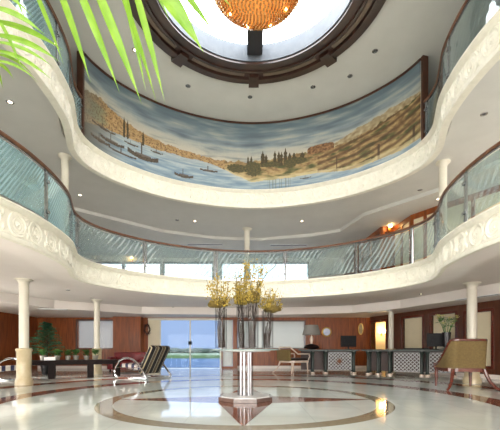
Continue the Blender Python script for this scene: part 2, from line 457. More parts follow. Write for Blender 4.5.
# oculus
def ringbox(bm, r0, r1, z0, z1, a0=0, a1=2*PI, n=96):
    n = max(2, int(n*(a1-a0)/(2*PI))); full = a1-a0 > 6.28
    R = []
    for i in range(n if full else n+1):
        a = a0+(a1-a0)*i/n; c, s = math.cos(a), math.sin(a)
        R.append([bm.verts.new((OC.x+r*c, OC.y+r*s, z)) for r, z in ((r0, z0), (r1, z0), (r1, z1), (r0, z1))])
    for i in range(n):
        p, q = R[i], R[(i+1) % len(R)]
        for k in range(4): bm.faces.new((p[k], p[(k+1)%4], q[(k+1)%4], q[k]))
    if not full: bm.faces.new(R[0]); bm.faces.new(R[-1][::-1])
bm = B(); ringbox(bm, RO, 2.5, 8.24, 8.30); ringbox(bm, 2.5, 2.62, 8.16, 8.32); ringbox(bm, 2.62, 2.74, 8.22, 8.32); ringbox(bm, 2.28, 2.34, 8.2, 8.25)
for k in range(8):
    a = PI/2+k*PI/4; ringbox(bm, 2.40, 2.78, 8.15, 8.32, a-.05, a+.05)
oc = struct('trim_3', bm, M_ring)
bm = B()
for k in range(8):
    a = PI/2+(k+.5)*PI/4; ringbox(bm, 2.38, 2.47, 8.222, 8.245, a-.29, a+.29)
obj('inlay_strip', bm, M_ringstrip, oc)
bm = B(); ringbox(bm, RO-.03, RO+.02, 8.3, 8.75); obj('opening_reveal', bm, mat('reveal_grey', (84,90,96), (74,80,86), .6), oc)
bm = B(); lathe(bm, [(RO+.03, 0), (RO+.03, .03)], (OC.x, OC.y, 8.72), 96); sk = struct('window_4', bm, M_skylight)
bm = B()
for rz in (0, PI/2):
    box(bm, (-RO, -.19, 8.45), (RO, .19, 8.71), Matrix.Translation((OC.x+.02, OC.y, 0)) @ Matrix.Rotation(rz, 4, 'Z'))
obj('skylight_beam', bm, mat('beam_paint', (48,48,52), (42,42,46), .5), sk)

# ------------------------------------------------------------------ balustrades
iA = find(74, -1, 8.5, 9.6); 
def fence(z, segs, post_idx, label, gm):
    """segs: list of (i0, i1) loop ranges"""
    th = thing('glass_balustrade', label, 'balustrade', (off(post_idx[0], .1).x, off(post_idx[0], .1).y, z))
    O = Vector(th.location)
    def put(name, bm, m, par=th, **k):
        bmesh.ops.translate(bm, verts=bm.verts[:], vec=-O); return obj(name, bm, m, par, **k)
    for i0, i1 in segs:
        pr = [(.1+.045*math.cos(a*PI/4), z+.95+.032*math.sin(a*PI/4)) for a in range(8)]
        put('handrail', sweep(B(), pr, i0, i1), M_rail, smooth=True)
        put('under_rail', sweep(B(), [(.085, z+.9), (.115, z+.9), (.115, z+.92), (.085, z+.92)], i0, i1), M_steel)
        ps = sorted(p for p in post_idx if i0 <= p <= i1); cuts = [i0]+[p for p in ps if i0+3 < p < i1-3]+[i1]
        for a, b in zip(cuts, cuts[1:]):
            if b-a < 4: continue
            g = put('glass_panel', sweep(B(), [(.094, z+.07), (.106, z+.07), (.106, z+.87), (.094, z+.87)], a+1, b-1), gm)
        for p in ps:
            c = off(p, .1); n = NRM[p % NL]; a = math.atan2(n.y, n.x)
            bm = B(); box(bm, (-.022, -.03, 0), (.022, .03, .9), bev=.004)
            for zz in (.2, .72): box(bm, (-.05, -.045, zz-.025), (-.018, .045, zz+.025), bev=.004)
            lathe(bm, [(.06, 0), (.06, .02)], n=12)
            bmesh.ops.transform(bm, matrix=Matrix.Translation((c.x, c.y, z)) @ Matrix.Rotation(a, 4, 'Z'), verts=bm.verts[:])
            put('post', bm, M_steel)
    return th
def S(i): return i if i > NL//2 else i+NL    # run the back stretch from the left lobe (high index) over 0 to the right
cl = S(find(74, -1, 8.5, 9.6)); cr = S(find(433, 1, 8.4, 9.4))
if cr > cl+NL//2: cr -= 0
lefts = [find(x, -1, 8.8, 12) for x in (146, 216)]; rights = [find(x, 1, 8.8, 12) for x in (284.5, 354, 408)]
back_posts = [cl]+[S(i) for i in lefts]+[S(i) for i in rights]+[cr]
fence(3.17, [(cl, cr)], back_posts, 'curved swirl-etched glass balustrade with brown handrail along the middle gallery below the mural', M_bal2)
# lobes: index ranges
iL0 = find(-400, -1, 2.6, 5); iR0 = find(900, 1, 2.6, 5)
lp = [find(51, -1, 5.4, 8.0), find(-20, -1, 4.2, 5.4)]
rp_ = [find(459, 1, 6.0, 8.0), find(530, 1, 4, 6)]
fence(3.17, [(iL0, cl-1)], [iL0+2]+lp+[cl-2], 'hatched blue-green glass balustrade on the left bulge of the middle gallery', M_bal)
fence(3.17, [(cr-NL+1, iR0)], [cr-NL+2]+rp_+[iR0-2], 'glass balustrade with brown handrail on the right bulge of the middle gallery', M_balclear)
mL = find(90, -1, 8.6, 9.6); mR = find(414.5, 1, 8.6, 9.6)
fence(6.07, [(iL0, mL-3)], [iL0+2, find(62, -1, 5.4, 8.0), mL-4], 'glass balustrade of the top gallery at upper left, partly behind palm leaves', M_bal)
fence(6.07, [(mR+3, iR0)], [mR+4, find(443, 1, 5.4, 8.0), iR0-2], 'glass balustrade of the top gallery at upper right', M_balclear)

# ------------------------------------------------------------------ mural
def lerp_t(tab, u):
    for (a, va), (b, vb) in zip(tab, tab[1:]):
        if u <= b: return va+(vb-va)*max(0, (u-a))/(b-a)
    return tab[-1][1]
def mixv(a, b, t):
    t = max(0, min(1, t)); return tuple(a[i]+(b[i]-a[i])*t for i in range(3))
def nz(x, y, z=0): return noise.noise(Vector((x, y, z)))
def fbm(x, y, z=0): return nz(x,y,z)+.5*nz(x*2.1,y*2.1,z+5)+.25*nz(x*4.3,y*4.3,z+9)
HOR = [(0,.60),(.04,.68),(.10,.60),(.15,.54),(.2,.51),(.3,.47),(.4,.43),(.47,.43),(.55,.46),(.65,.50),(.72,.48),(.8,.50),(.9,.58),(1,.62)]
SHO = [(0,.25),(.06,.34),(.12,.37),(.2,.38),(.3,.38),(.38,.36),(.43,.27),(.5,.14),(.6,.17),(.7,.17),(.8,.10),(1,.10)]
boats = [(.085,.22,.035,.06),(.175,.21,.045,.10),(.14,.31,.02,.03),(.37,.25,.027,.04),(.295,.11,.028,.06),(.05,.16,.03,.05),(.665,.13,.016,.02),(.06,.33,.035,.035),(.215,.33,.018,.025),(.115,.14,.04,.035)]
cyp = [(.535,.60,.007),(.545,.55,.006),(.572,.59,.006),(.584,.58,.006),(.592,.57,.005),(.604,.62,.006),(.50,.53,.004),(.49,.52,.004),(.63,.53,.008),(.655,.52,.008),(.617,.54,.006),(.175,.55,.004),(.12,.62,.004),(.13,.6,.004)]
def paint(u, v):
    h = lerp_t(HOR, u); s = lerp_t(SHO, u)
    h += .025*fbm(u*40, 1)+.02*(round(nz(u*90, 3)*3)/3)
    s += .012*fbm(u*25, 7)
    if v > h:
        t = (v-h)/(1-h)
        c = mixv((206,200,178), (150,170,182), t*2.2); c = mixv(c, (98,126,142), t*1.5-.4)
        n = fbm(u*9, v*14, 2); c = mixv(c, (196,194,182), n*1.4*(1-t*.5)); c = mixv(c, (92,112,132), -n*.9)
        # pale hill on the right
        hh = .80-5*(u-.92)**2 if .72 < u <= 1 else 0
        if v < hh-.12+.03*fbm(u*30,5): c = mixv(c, mixv((200,182,140), (150,124,84), .5+nz(u*90, v*30)), .85)
    elif v > s:
        t = (v-s)/max(.02, h-s)
        n = fbm(u*60, v*30, 3); m = fbm(u*22, v*16, 8)
        c = mixv((196,164,108), (136,104,62), .5+n*.9)
        if u < .42:
            c = mixv(c, (206,164,108), .5+.6*nz(u*160, math.floor(v*26)*3.1)); 
            c = mixv(c, (150,150,110), (nz(u*12, v*9, 4)-.15)*3)
            if nz(u*240, v*60, 6) > .25: c = mixv(c, (92,62,38), .6)
            c = mixv(c, (112,116,112), (.08-u)*9)
        else:
            c = mixv(c, (206,184,124), (.45-t)*2.2)
            c = mixv(c, (84,92,46), m*1.7)
            if .70 < u: 
                d = math.sin((v*1.0-(u-.7)*.9)*70+fbm(u*20, v*5)); c = mixv(c, (84,54,30), d*.45+.2)
                if v < s+.2 and nz(u*60, 5) > .1 and (u*40) % 1 < .35: c = mixv(c, (70,48,34), .7)
        if t < .12 and u > .42: c = mixv(c, (214,198,150), .6)
    else:
        n = fbm(u*16, v*40, 11); c = mixv((112,146,172), (168,188,196), .5+n)
        c = mixv(c, (206,208,200), (v/s-.6)*1.1); c = mixv(c, (76,104,120), (.35-v/s)*.9)
        if u < .12: c = mixv(c, (98,96,88), (.12-u)*8)
        if .55 < u < .62 and nz(u*330, 2) > .12: c = mixv(c, (96,104,92), .5)
    for cu, ct, cw in cyp:
        y = (v-.36)/(ct-.36)
        if 0 < y < 1 and abs(u-cu) < cw*min(1, 3*(1-y))*(.8+.5*nz(v*60, cu*50)): c = (96,74,36) if nz(u*400, v*80) > 0 else (62,62,34)
    for (bu, bv, rw, rh) in ((.455,.33,.03,.06),(.505,.33,.025,.11),(.62,.38,.02,.07),(.64,.40,.03,.05),(.56,.39,.03,.04)):
        q = ((u-bu)/rw)**2+((v-bv)/rh)**2+.5*nz(u*120, v*60)
        if q < 1: c = mixv((60,70,38), (122,104,50), .5+nz(u*200, v*90))
    q = ((u-.71)/.04)**4+((v-.50)/.07)**4   # walled fort
    if q < 1 and v > .46: c = mixv((172,126,80), (112,74,44), .5+1.2*nz(u*150, v*40))
    for bu, bv, bw, bh in boats:
        x = (u-bu)/bw; y = (v-bv)/bh
        if abs(x) < 1 and -.45+.35*x*x < y < .05+.45*x*x: c = mixv((58,50,44), (108,92,74), .5+nz(u*300, v*80))
        elif abs(x) < .5 and 0 < y < .35: c = mixv(c, (96,74,58), .7)
        elif abs(x+.1) < .035 and 0 < y < 1.7: c = (74,60,48)
    g = (c[0]+c[1]+c[2])/3; c = mixv(c, (g*1.04, g, g*.95), .22); return tuple((q-128)*1.12+120 for q in c)
m0, m1 = S(mL), S(mR)
Lm = []
pts = [off(i, .17) for i in range(m0, m1+1)]
acc = [0]
for a, b in zip(pts, pts[1:]): acc.append(acc[-1]+(b-a).length)
NU, NV = 1100, 130
def mp(u):
    s = u*acc[-1]; import bisect
    j = min(len(acc)-2, max(0, bisect.bisect_right(acc, s)-1)); t = (s-acc[j])/(acc[j+1]-acc[j]); return pts[j].lerp(pts[j+1], t)
mu = thing('mural', 'curved painted harbour panorama mural with boats, cypresses and hills under grey ceiling', 'mural', (X0, 11.8, 6.07))
MO = Vector(mu.location)
verts = []; cols = []; faces = []
ZB, ZT = 6.075, 8.235
for i in range(NU+1):
    p = mp(i/NU)
    for j in range(NV+1):
        verts.append((p.x-MO.x, p.y-MO.y, ZB+(ZT-ZB)*j/NV-MO.z)); c = paint(i/NU, j/NV); cols.extend(s2l(tuple(max(0, min(255, q)) for q in c)))
for i in range(NU):
    for j in range(NV):
        a = i*(NV+1)+j; faces.append((a, a+1, a+NV+2, a+NV+1))
me = bpy.data.meshes.new('painted_canvas'); me.from_pydata(verts, [], faces)
at_ = me.color_attributes.new('paint', 'FLOAT_COLOR', 'POINT'); at_.data.foreach_set('color', cols)
for p in me.polygons: p.use_smooth = True
m, nt, p = nodes('mural_paint'); ca = N(nt, 'ShaderNodeVertexColor', layer_name='paint')
bz = N(nt, 'ShaderNodeTexNoise'); bz.inputs['Scale'].default_value = 25
tcx = N(nt, 'ShaderNodeTexCoord'); nt.links.new(tcx.outputs['Object'], bz.inputs['Vector'])
nt.links.new(mixc(nt, mth(nt, 'MULTIPLY', bz.outputs[0], .25), ca.outputs[0], s2l((120,110,90))), p.inputs['Base Color']); p.inputs['Roughness'].default_value = .6
me.materials.append(m); link(bpy.data.objects.new('painted_canvas', me), mu)
bm = B()
sweep(bm, [(.185, ZB), (.30, ZB), (.30, 8.295), (.185, 8.295)], m0, m1); bmesh.ops.translate(bm, verts=bm.verts[:], vec=-MO); obj('backing_wall', bm, M_plaster, mu)
bm = B(); sweep(bm, [(.145, 8.225), (.19, 8.225), (.19, 8.28), (.145, 8.28)], m0, m1); bmesh.ops.translate(bm, verts=bm.verts[:], vec=-MO); obj('top_moulding', bm, M_mould, mu)
for i in (m0-1, m1+1):
    c = off(i, .17); n = NRM[i % NL]
    bm = B(); box(bm, (-.03, -.035, 6.075), (.13, .035, 8.27), Matrix.Translation((c.x, c.y, 0)) @ Matrix.Rotation(math.atan2(n.y, n.x), 4, 'Z'))
    bmesh.ops.translate(bm, verts=bm.verts[:], vec=-MO); obj('end_post', bm, M_mould, mu)

# ------------------------------------------------------------------ windows in the back wall
def window(n, x0, x1, z0, z1, Y, frame, fill, fm, bars=(), deep=.12):
    bm = B(); box(bm, (x0, Y+deep, z0), (x1, Y+deep+.012, z1)); w = struct('window_%d' % n, bm, fill)
    bm = B(); t = .06
    for q in ((x0-t, x0), (x1, x1+t)): box(bm, (q[0], Y-.03, z0-t), (q[1], Y+.1, z1+t))
    box(bm, (x0, Y-.03, z1), (x1, Y+.1, z1+t)); box(bm, (x0, Y-.03, z0-t), (x1, Y+.1, z0))
    for b in bars: box(bm, (b-.025, Y+.05, z0), (b+.025, Y+.1, z1))
    obj('window_frame', bm, fm, w); return w
window(5, gx(77, YB), gx(116, YB), 1.06, 2.46, YB, 1, M_sheer, M_wood2)
w6 = window(6, gx(237.5, YB), gx(304.5, YB), 1.06, 2.42, YB, 1, M_greyglass, M_wood2)
bm = B(); box(bm, (gx(238, YB), YB+.05, 1.0), (gx(304, YB), YB+.06, 2.42)); tag(obj('roller_blind', bm, M_blind), 'wide white roller blind drawn over the window behind the flower vases', 'blind')
for n, (a, b) in enumerate(((86,122),(124,160),(164,212),(222,246),(249,308))):
    window(7+n, gx(a, YB), gx(b, YB), 3.6, 5.42, YB, 1, M_greyglass, M_steel)
# glass lake door
bm = B(); t = .05
xa, xb = gx(148, YB), gx(221.5, YB)
for x in (gx(160, YB), gx(190, YB), gx(220.5, YB)): box(bm, (x-.03, YB+.03, 0), (x+.03, YB+.1, 2.5))
box(bm, (xa, YB-.02, 2.48), (xb, YB+.12, 2.58))
d = struct('door_1', bm, M_shaft)
for a, b in ((160, 190), (190, 220.5)):
    bm = B(); box(bm, (gx(a, YB)+.03, YB+.06, .02), (gx(b, YB)-.03, YB+.072, 2.48)); obj('door_pane', bm, M_door, d)
bm = B(); box(bm, (gx(190, YB)-.09, YB-.0, 1.22), (gx(190, YB)+.09, YB+.03, 1.40), bev=.01); obj('door_lock', bm, M_black, d)
bm = B(); box(bm, (xa, YB+.02, 0), (gx(160, YB)-.03, YB+.09, 2.48)); obj('side_panel', bm, M_creamblind, d)
# pale window strip right of the door with curtain
def curtain(x0, x1, z0, z1, y, label):
    bm = B(); n = 30; pr = [(x0+(x1-x0)*i/n, y+.025*math.sin(i*1.7)) for i in range(n+1)]
    prism(bm, pr+[(p[0], p[1]+.015) for p in pr[::-1]], z0, z1); tag(obj('curtain', bm, M_blind), label, 'curtain')
curtain(gx(222.6, YB), gx(232.6, YB), .12, 2.5, YB+.12, 'narrow white curtain beside the right edge of the lake door')
bm = B(); box(bm, (gx(233, YB), YB-.12, 0), (gx(237.5, YB), YB, ZC)); struct('trim_4', bm, M_wood)
bm = B(); box(bm, (gx(116.5, YB), YB-.5, 0), (gx(143.5, YB)-.0, YB, ZC)); struct('trim_5', bm, M_wood)
bm = B(); box(bm, (gx(237.5, YB), YB-.03, 0), (6.0, YB, .14)); struct('baseboard_back', bm, M_soffit)
bm = B(); box(bm, (XL, YB-.03, 0), (gx(116.5, YB), YB, .14)); struct('baseboard_back.001', bm, M_soffit)
bm = B(); box(bm, (0, -.03, 0), (ra(371)-.12, 0, .14)); box(bm, (ra(386)+.12, -.03, 0), (RL, 0, .14)); w = struct('baseboard_right', bm, M_soffit); w.matrix_world = RM
# panel joints as pilasters on the wood walls
for k, x in enumerate((20, 55, 72)):
    pass

# gallery-one side walls at the right (stepped wood fronts)
pts = [(4.75, YB-.3), (4.9, 16.0), (5.05, 14.0), (5.55, 14.1), (5.65, 12.8), (6.2, 11.9), (7.3, 10.2), (8.9, 8.6)]
for k, (a, b) in enumerate(zip(pts, pts[1:])):
    L = (Vector(b)-Vector(a)).length
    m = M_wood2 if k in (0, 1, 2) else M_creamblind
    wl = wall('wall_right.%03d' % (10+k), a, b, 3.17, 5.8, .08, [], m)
    if k >= 1:
        bm = B()
        box(bm, (0, -.04, 5.5), (L, -.0, 5.68)); box(bm, (0, -.05, 3.17), (.09, 0, 5.5)); box(bm, (L-.09, -.05, 3.17), (L, 0, 5.5))
        box(bm, (L*.5-.05, -.05, 3.17), (L*.5+.05, 0, 5.5))
        fr = obj('panel_frame', bm, M_wood, wl)

# ------------------------------------------------------------------ columns
def column(loc, H, r, label, group, base=1.02, mm=M_shaft, basem=M_stone):
    t = thing('column', label, 'column', loc, 0, group)
    if base:
        rb = r*1.5
        obj('pedestal', lathe(B(), [(rb*1.22, 0), (rb*1.22, .10), (rb*1.1, .16), (rb, .2), (rb, base-.1), (rb*1.12, base-.06), (rb*1.12, base-.02), (rb*.98, base)], n=28), basem, t, smooth=True)
    b0 = base or 0
    obj('shaft', lathe(B(), [(r, b0), (r, H-.12)], n=28), mm, t, smooth=True)
    obj('capital', lathe(B(), [(r*1.05, H-.12), (r*1.15, H-.09), (r*1.3, H-.06), (r*1.8, H-.03), (r*1.8, H)], n=28), mm, t, smooth=True)
    return t
column((gx(24, 10.25), 10.25, 0), 2.95, .125, 'cream marble column at far left beside the dark low table', 'ground floor columns')
column((gx(97, 14.6), 14.6, 0), 2.95, .115, 'pale column behind the dark low table, in front of the left window', 'ground floor columns')
column((gx(391, 15.9), 15.9, 0), 2.95, .11, 'cream column behind the desks, right of the lit doorway', 'ground floor columns')
column((gx(472, 10.8), 10.8, 0), 2.95, .135, 'cream marble column directly behind the olive armchair', 'ground floor columns')
column((gx(65, 9.1), 9.1, 3.17), 2.63, .09, 'slim white column on the middle gallery at left, behind its handrail', 'middle gallery columns', base=0)
column((gx(443, 9.4), 9.4, 3.17), 2.63, .095, 'slim white column on the middle gallery at right, behind its handrail', 'middle gallery columns', base=0)
column((gx(247, 14.6), 14.6, 3.17), 2.63, .11, 'slim grey column at the centre of the middle gallery behind the flowers', 'middle gallery columns', base=0)

# ------------------------------------------------------------------ downlights, vents
def downlight(x, y, z, lit, where, name='downlight'):
    Y = (z-1)*F/(HY-y); X = gx(x, Y)
    t = thing(name, where, 'ceiling light', (X, Y, z), 0, 'recessed downlights')
    obj('rim', lathe(B(), [(.035, -.004), (.05, -.012), (.068, -.006), (.07, 0)], n=20, cap=False), M_steel, t, smooth=True)
    obj('lens', lathe(B(), [(.0001, -.006), (.036, -.005)], n=16, cap=False), M_lamp if lit else M_vent, t)
    return X, Y
spots = []
for x, y, z, lit, w in (
    (188, 86, 8.3, 0, 'dark recessed downlight in the top ceiling, left of centre'), (250, 97, 8.3, 0, 'dark recessed downlight in the top ceiling below the skylight beam'),
    (313, 87, 8.3, 0, 'dark recessed downlight in the top ceiling, right of centre'), (350, 76, 8.3, 0, 'small dark downlight in the top ceiling above the right of the mural'),
    (375, 51, 8.3, 0, 'steel-rimmed downlight in the top ceiling, rightmost of its row'), (135, 50, 8.3, 1, 'glowing downlight in the top ceiling between palm leaflets'),
    (195, 221, 5.8, 1, 'glowing downlight under the top gallery, left of centre'), (302, 221, 5.8, 1, 'glowing downlight under the top gallery, right of centre'),
    (10, 102, 5.8, 1, 'bright downlight at the far left under the top gallery'), (80, 195, 5.8, 1, 'glowing downlight beside the left middle gallery column'),
    (177, 220, 5.8, 0, 'tiny dark ceiling fitting left of the glowing downlight'), (420, 190, 5.8, 0, 'dark downlight left of the right gallery column'),
    (438, 199, 5.68, 1, 'glowing downlight just below the right gallery column top'), (484, 114, 5.8, 0, 'dark downlight at far right under the top gallery'),
    (421, 294, 2.95, 1, 'glowing downlight over the desks, left of the pair'), (446, 298, 2.95, 1, 'glowing downlight over the desks, right of the pair'),
    (173, 307, 2.95, 0, 'dark ceiling fitting above the lake door'), (92, 298, 2.95, 0, 'dark ceiling fitting above the left window'),
    (68, 290, 2.95, 0, 'dark ceiling fitting above the low dark table')):
    X, Y = downlight(x, y, z, lit, w)
    if lit: spots.append((X, Y, z))
def vent(x0, x1, y, z, label, rz=0, L=None):
    Y = (z-1)*F/(HY-y); xa, xb = gx(x0, Y), gx(x1, Y); L = L or xb-xa
    t = thing('ceiling_vent', label, 'vent', ((xa+xb)/2, Y, z), rz, 'slot vents')
    bm = B(); h = L/2; w = .13
    for q in ((-h, -w, h, -w+.03), (-h, w-.03, h, w), (-h, -w, -h+.03, w), (h-.03, -w, h, w)): box(bm, (q[0], q[1], -.02), (q[2], q[3], 0))
    obj('frame', bm, M_white, t)
    bm = B()
    for k in range(3): box(bm, (-h+.03, -w+.04+k*.06, -.012), (h-.03, -w+.075+k*.06, -.004))
    obj('louvre', bm, M_vent, t)
vent(187, 223, 244.5, 5.68, 'dark slot vent in the gallery ceiling left of the flowers')
vent(270, 307, 245, 5.68, 'dark slot vent in the gallery ceiling right of the flowers')
vent(40, 66, 309, 2.62, 'slanting dark slot vent above the small tree', .28)
vent(455, 500, 297, 2.62, 'long dark slot vent above the olive armchair', -1.2)
vent(366, 392, 311, 2.62, 'dark slot vent above the lit doorway', -1.0)

# ------------------------------------------------------------------ chandelier
CH = Vector((OC.x+.04, 7.2, 7.74))
ch = thing('chandelier', 'amber crystal bowl chandelier hanging under the round skylight', 'chandelier', CH)
m, nt, p = nodes('amber_crystal')
tc = N(nt, 'ShaderNodeTexCoord'); vz = N(nt, 'ShaderNodeTexVoronoi'); vz.inputs['Scale'].default_value = 16
nt.links.new(tc.outputs['Object'], vz.inputs['Vector'])
nt.links.new(mixc(nt, vz.outputs['Distance'], s2l((246,196,120)), s2l((190,122,56))), p.inputs['Base Color'])
p.inputs['Roughness'].default_value = .12; p.inputs['Metallic'].default_value = .35
p.inputs['Transmission Weight'].default_value = .35
M_amber = m
M_bowl = emit('glowing_amber_bowl', (230,156,76), .6); M_bowl.node_tree.nodes['Principled BSDF'].inputs['Roughness'].default_value = .35
RC = .93
def bowl(f, k=1): # f 0..1 bottom to rim
    a = f*PI/2; return RC*k*math.sin(a), RC*.55*(1-math.cos(a))
obj('bowl', lathe(B(), [bowl(i/14, .94) for i in range(15)]+[(RC*.94, RC*.75), (RC*.9, RC*.75)], (0,0,.03), 40, cap=False), M_bowl, ch, smooth=True)
bm = B()
for i in range(1, 20):
    r, z = bowl(i/19)
    n = max(6, int(2*PI*r/.075))
    for k in range(n):
        a = 2*PI*(k+.5*(i % 2))/n
        g = bmesh.ops.create_icosphere(bm, subdivisions=1, radius=.026)['verts']
        for v in g: v.co = Vector((v.co.x, v.co.y, v.co.z*1.5))+Vector((r*math.cos(a), r*math.sin(a), z))
for i in range(5):
    n = 66
    for k in range(n):
        a = 2*PI*(k+.5*(i % 2))/n; g = bmesh.ops.create_icosphere(bm, subdivisions=1, radius=.026)['verts']
        for v in g: v.co = Vector((v.co.x, v.co.y, v.co.z*1.5))+Vector((RC*math.cos(a), RC*math.sin(a), RC*.55+.07*i))
tag(obj('crystal_beads', bm, M_amber, ch), kind='stuff')
obj('rim', lathe(B(), [(RC*.9, RC*.75), (RC*1.03, RC*.75), (RC*1.03, RC*.83), (RC*.9, RC*.83)], n=40), M_gold, ch)
obj('stem', lathe(B(), [(.05, .3), (.05, .66)], n=16), M_steel, ch)
for k in range(8):
    a = 2*PI*k/8+.3; obj('bulb', blob(B(), (.66*RC*math.cos(a), .66*RC*math.sin(a), .11), .022, 2), M_warm, ch, smooth=True)

# ------------------------------------------------------------------ central table, vases, flowers
TX, TY = -.09, 7.26
t = thing('pedestal_table', 'round glass-topped pedestal table with clear stem and octagonal base in the centre', 'table', (TX, TY, 0))
def octa(r, n=8, a0=PI/8): return [(r*math.cos(a0+2*PI*k/n), r*math.sin(a0+2*PI*k/n)) for k in range(n)]
obj('base', prism(B(), octa(.56), .004, .075), mat('brown_marble_base', (120,100,92), (86,70,64), .12, scale=6, coat=.5), t)
obj('base_plate', prism(B(), octa(.50), .075, .085), M_white, t)
bm = B(); lathe(bm, [(.155, .085), (.155, .95), (.145, .95), (.145, .085), (.155, .085)], n=40, cap=False); obj('clear_stem', bm, M_vase, t, smooth=True)
m = mat('acrylic_rod', (214,212,216), (190,186,194), .12, metal=.3)
bm = B()
for k in range(7):
    a = 2*PI*k/7; lathe(bm, [(.022, .085), (.022, .95)], (.10*math.cos(a), .10*math.sin(a), 0), 10)
obj('inner_rods', bm, m, t, smooth=True)
obj('under_disc', lathe(B(), [(.2, .94), (.48, .955), (.5, .965), (.5, .975)], n=48), M_white, t, smooth=True)
obj('glass_top', lathe(B(), [(.67, .975), (.675, .982), (.675, .99), (.67, .996)], n=56), mat('green_glass_top', (150,170,166), (130,150,146), .08, coat=.6), t, smooth=True)
ZT_ = .997
vz_ = [(221, 303, .26), (241.5, 300, .10), (252.5, 300, -.05), (267.5, 307, .16)]
vlab = ['leftmost', 'second from left', 'second from right', 'rightmost']
for k, (x, yt, dy) in enumerate(vz_):
    Y = TY+[-.02, .14, -.14, .04][k]; X = gx(x, Y); r = .115 if k != 1 else .10; H = [.80, .86, .86, .76][k]
    v = thing('glass_vase', 'tall clear cylinder vase, %s of four on the round table' % vlab[k], 'vase', (X, Y, ZT_), 0, 'glass vases on the round table')
    obj('vase_wall', lathe(B(), [(r-.01, .012), (r-.004, H), (r, H), (r, 0), (.001, 0), (.001, .012), (r-.01, .012)], n=28, cap=False), M_vase, v, smooth=True)
    obj('river_pebbles', (lambda bm: [blob(bm, (.07*math.cos(q*2.4)*(.3+.1*(q % 7)), .07*math.sin(q*2.4)*(.3+.1*(q % 7)), .035+.02*(q % 4)), (.022,.02,.014), 1) for q in range(22)] and bm)(B()), M_twig, v)
    a = thing('flower_arrangement', ['yellow blossom bunch over the leftmost vase, dark moss ball beneath it', 'tall loose yellow blossom sprays rising from the second vase', 'largest and tallest yellow blossom bunch, from the third vase', 'smaller yellow bunch leaning right over the rightmost vase'][k], 'flowers', (X, Y, ZT_+.016), 0, 'yellow flower arrangements')
    top = [.78, .86, .88, .70][k]
    rnd = random.Random(k*13+5); bm = B(); tips = []
    cxo, spread, hgt = [(-.05, .25, .62), (.0, .17, .72), (-.02, .27, .74), (.09, .25, .52)][k]
    for q in range(17):
        a0 = rnd.random()*2*PI; rb = rnd.random()*(r-.035); p0 = Vector((rb*math.cos(a0), rb*math.sin(a0), .0+.02))
        a1 = a0+rnd.uniform(-1, 1); pm = Vector(((r-.02)*math.cos(a1), (r-.02)*math.sin(a1), top*.62))
        ro = spread*math.sqrt(rnd.random()); a2 = rnd.random()*2*PI; pt = Vector((cxo+ro*math.cos(a2), ro*math.sin(a2), top+hgt*[1.25,1.25,1.35,1.15][k]*rnd.uniform(.12, 1)**.85))
        P = []
        for s in range(11):
            f = s/10; p = p0*(1-f)**2+pm*2*f*(1-f)+pt*f*f; p = p+Vector((nz(f*6, q), nz(f*6, q+50), 0))*.035*min(1, f*3)*(1 if f < .6 else 1.5)
            rr_ = math.hypot(p.x, p.y)
            if p.z < H+.02 and rr_ > r-.03: p.x *= (r-.03)/rr_; p.y *= (r-.03)/rr_
            P.append(p)
        tube(bm, P, [.013 if s < 4 else .0075*(1-.06*s) for s in range(11)], 5); tips.append(P)
    obj('twigs', bm, M_twig, a)
    bm = B()
    for P in tips:
        for c in range(42):
            f = rnd.uniform(.60, 1)**.8; i = int(f*10); b = P[min(10, i)] + Vector((rnd.gauss(0, .045), rnd.gauss(0, .045), rnd.gauss(0, .06)))
            if b.z < H+.03: continue
            s = rnd.uniform(.009, .019)
            g = bmesh.ops.create_icosphere(bm, subdivisions=1, radius=s)['verts']
            for w in g: w.co = Vector((w.co.x, w.co.y*.8, w.co.z*rnd.uniform(.9, 1.2)))+b
    tag(obj('blossoms', bm, M_yellow, a), kind='stuff')
    bm = B()
    for P in tips:
        for c in range(14):
            i = rnd.randint(6, 9); b = P[i]+Vector((rnd.gauss(0, .035), rnd.gauss(0, .035), rnd.gauss(0, .03)))
            if b.z < H+.02: b.z = H+.02+rnd.random()*.06
            d = Vector((rnd.gauss(0, 1), rnd.gauss(0, 1), rnd.gauss(.3, 1))).normalized()*.035; e2 = d.orthogonal().normalized()*.006
            bm.faces.new([bm.verts.new(b+w) for w in (-e2, d*.5-e2*1.6, d, d*.5+e2*1.6)])
    tag(obj('small_leaves', bm, mat('olive_leaf', (128,116,44), (96,88,34), .6), a), kind='stuff')
    if k in (0, 3):
        obj('moss_ball', blob(B(), (cxo*.9+(.02 if k else -.03), 0, top+(.09 if k == 0 else .08)), (.185 if k == 0 else .17, .15, .07), 3, .35), M_moss, a, smooth=True)
    if k == 2:
        obj('moss_ball', blob(B(), (-.02, 0, top+.14), (.16, .13, .08), 3, .35), M_moss, a, smooth=True)
        pts_ = [Vector((.03, 0, top)), Vector((.1, 0, top+.3)), Vector((.28, .02, top+.58)), Vector((.44, .0, top+.72)), Vector((.47, .0, top+.80)), Vector((.38, 0, top+.92)), Vector((.24, 0, top+.95))]
        obj('curled_branch', tube(B(), pts_, [.008, .008, .007, .006, .005, .004, .003], 6), M_twig, a)

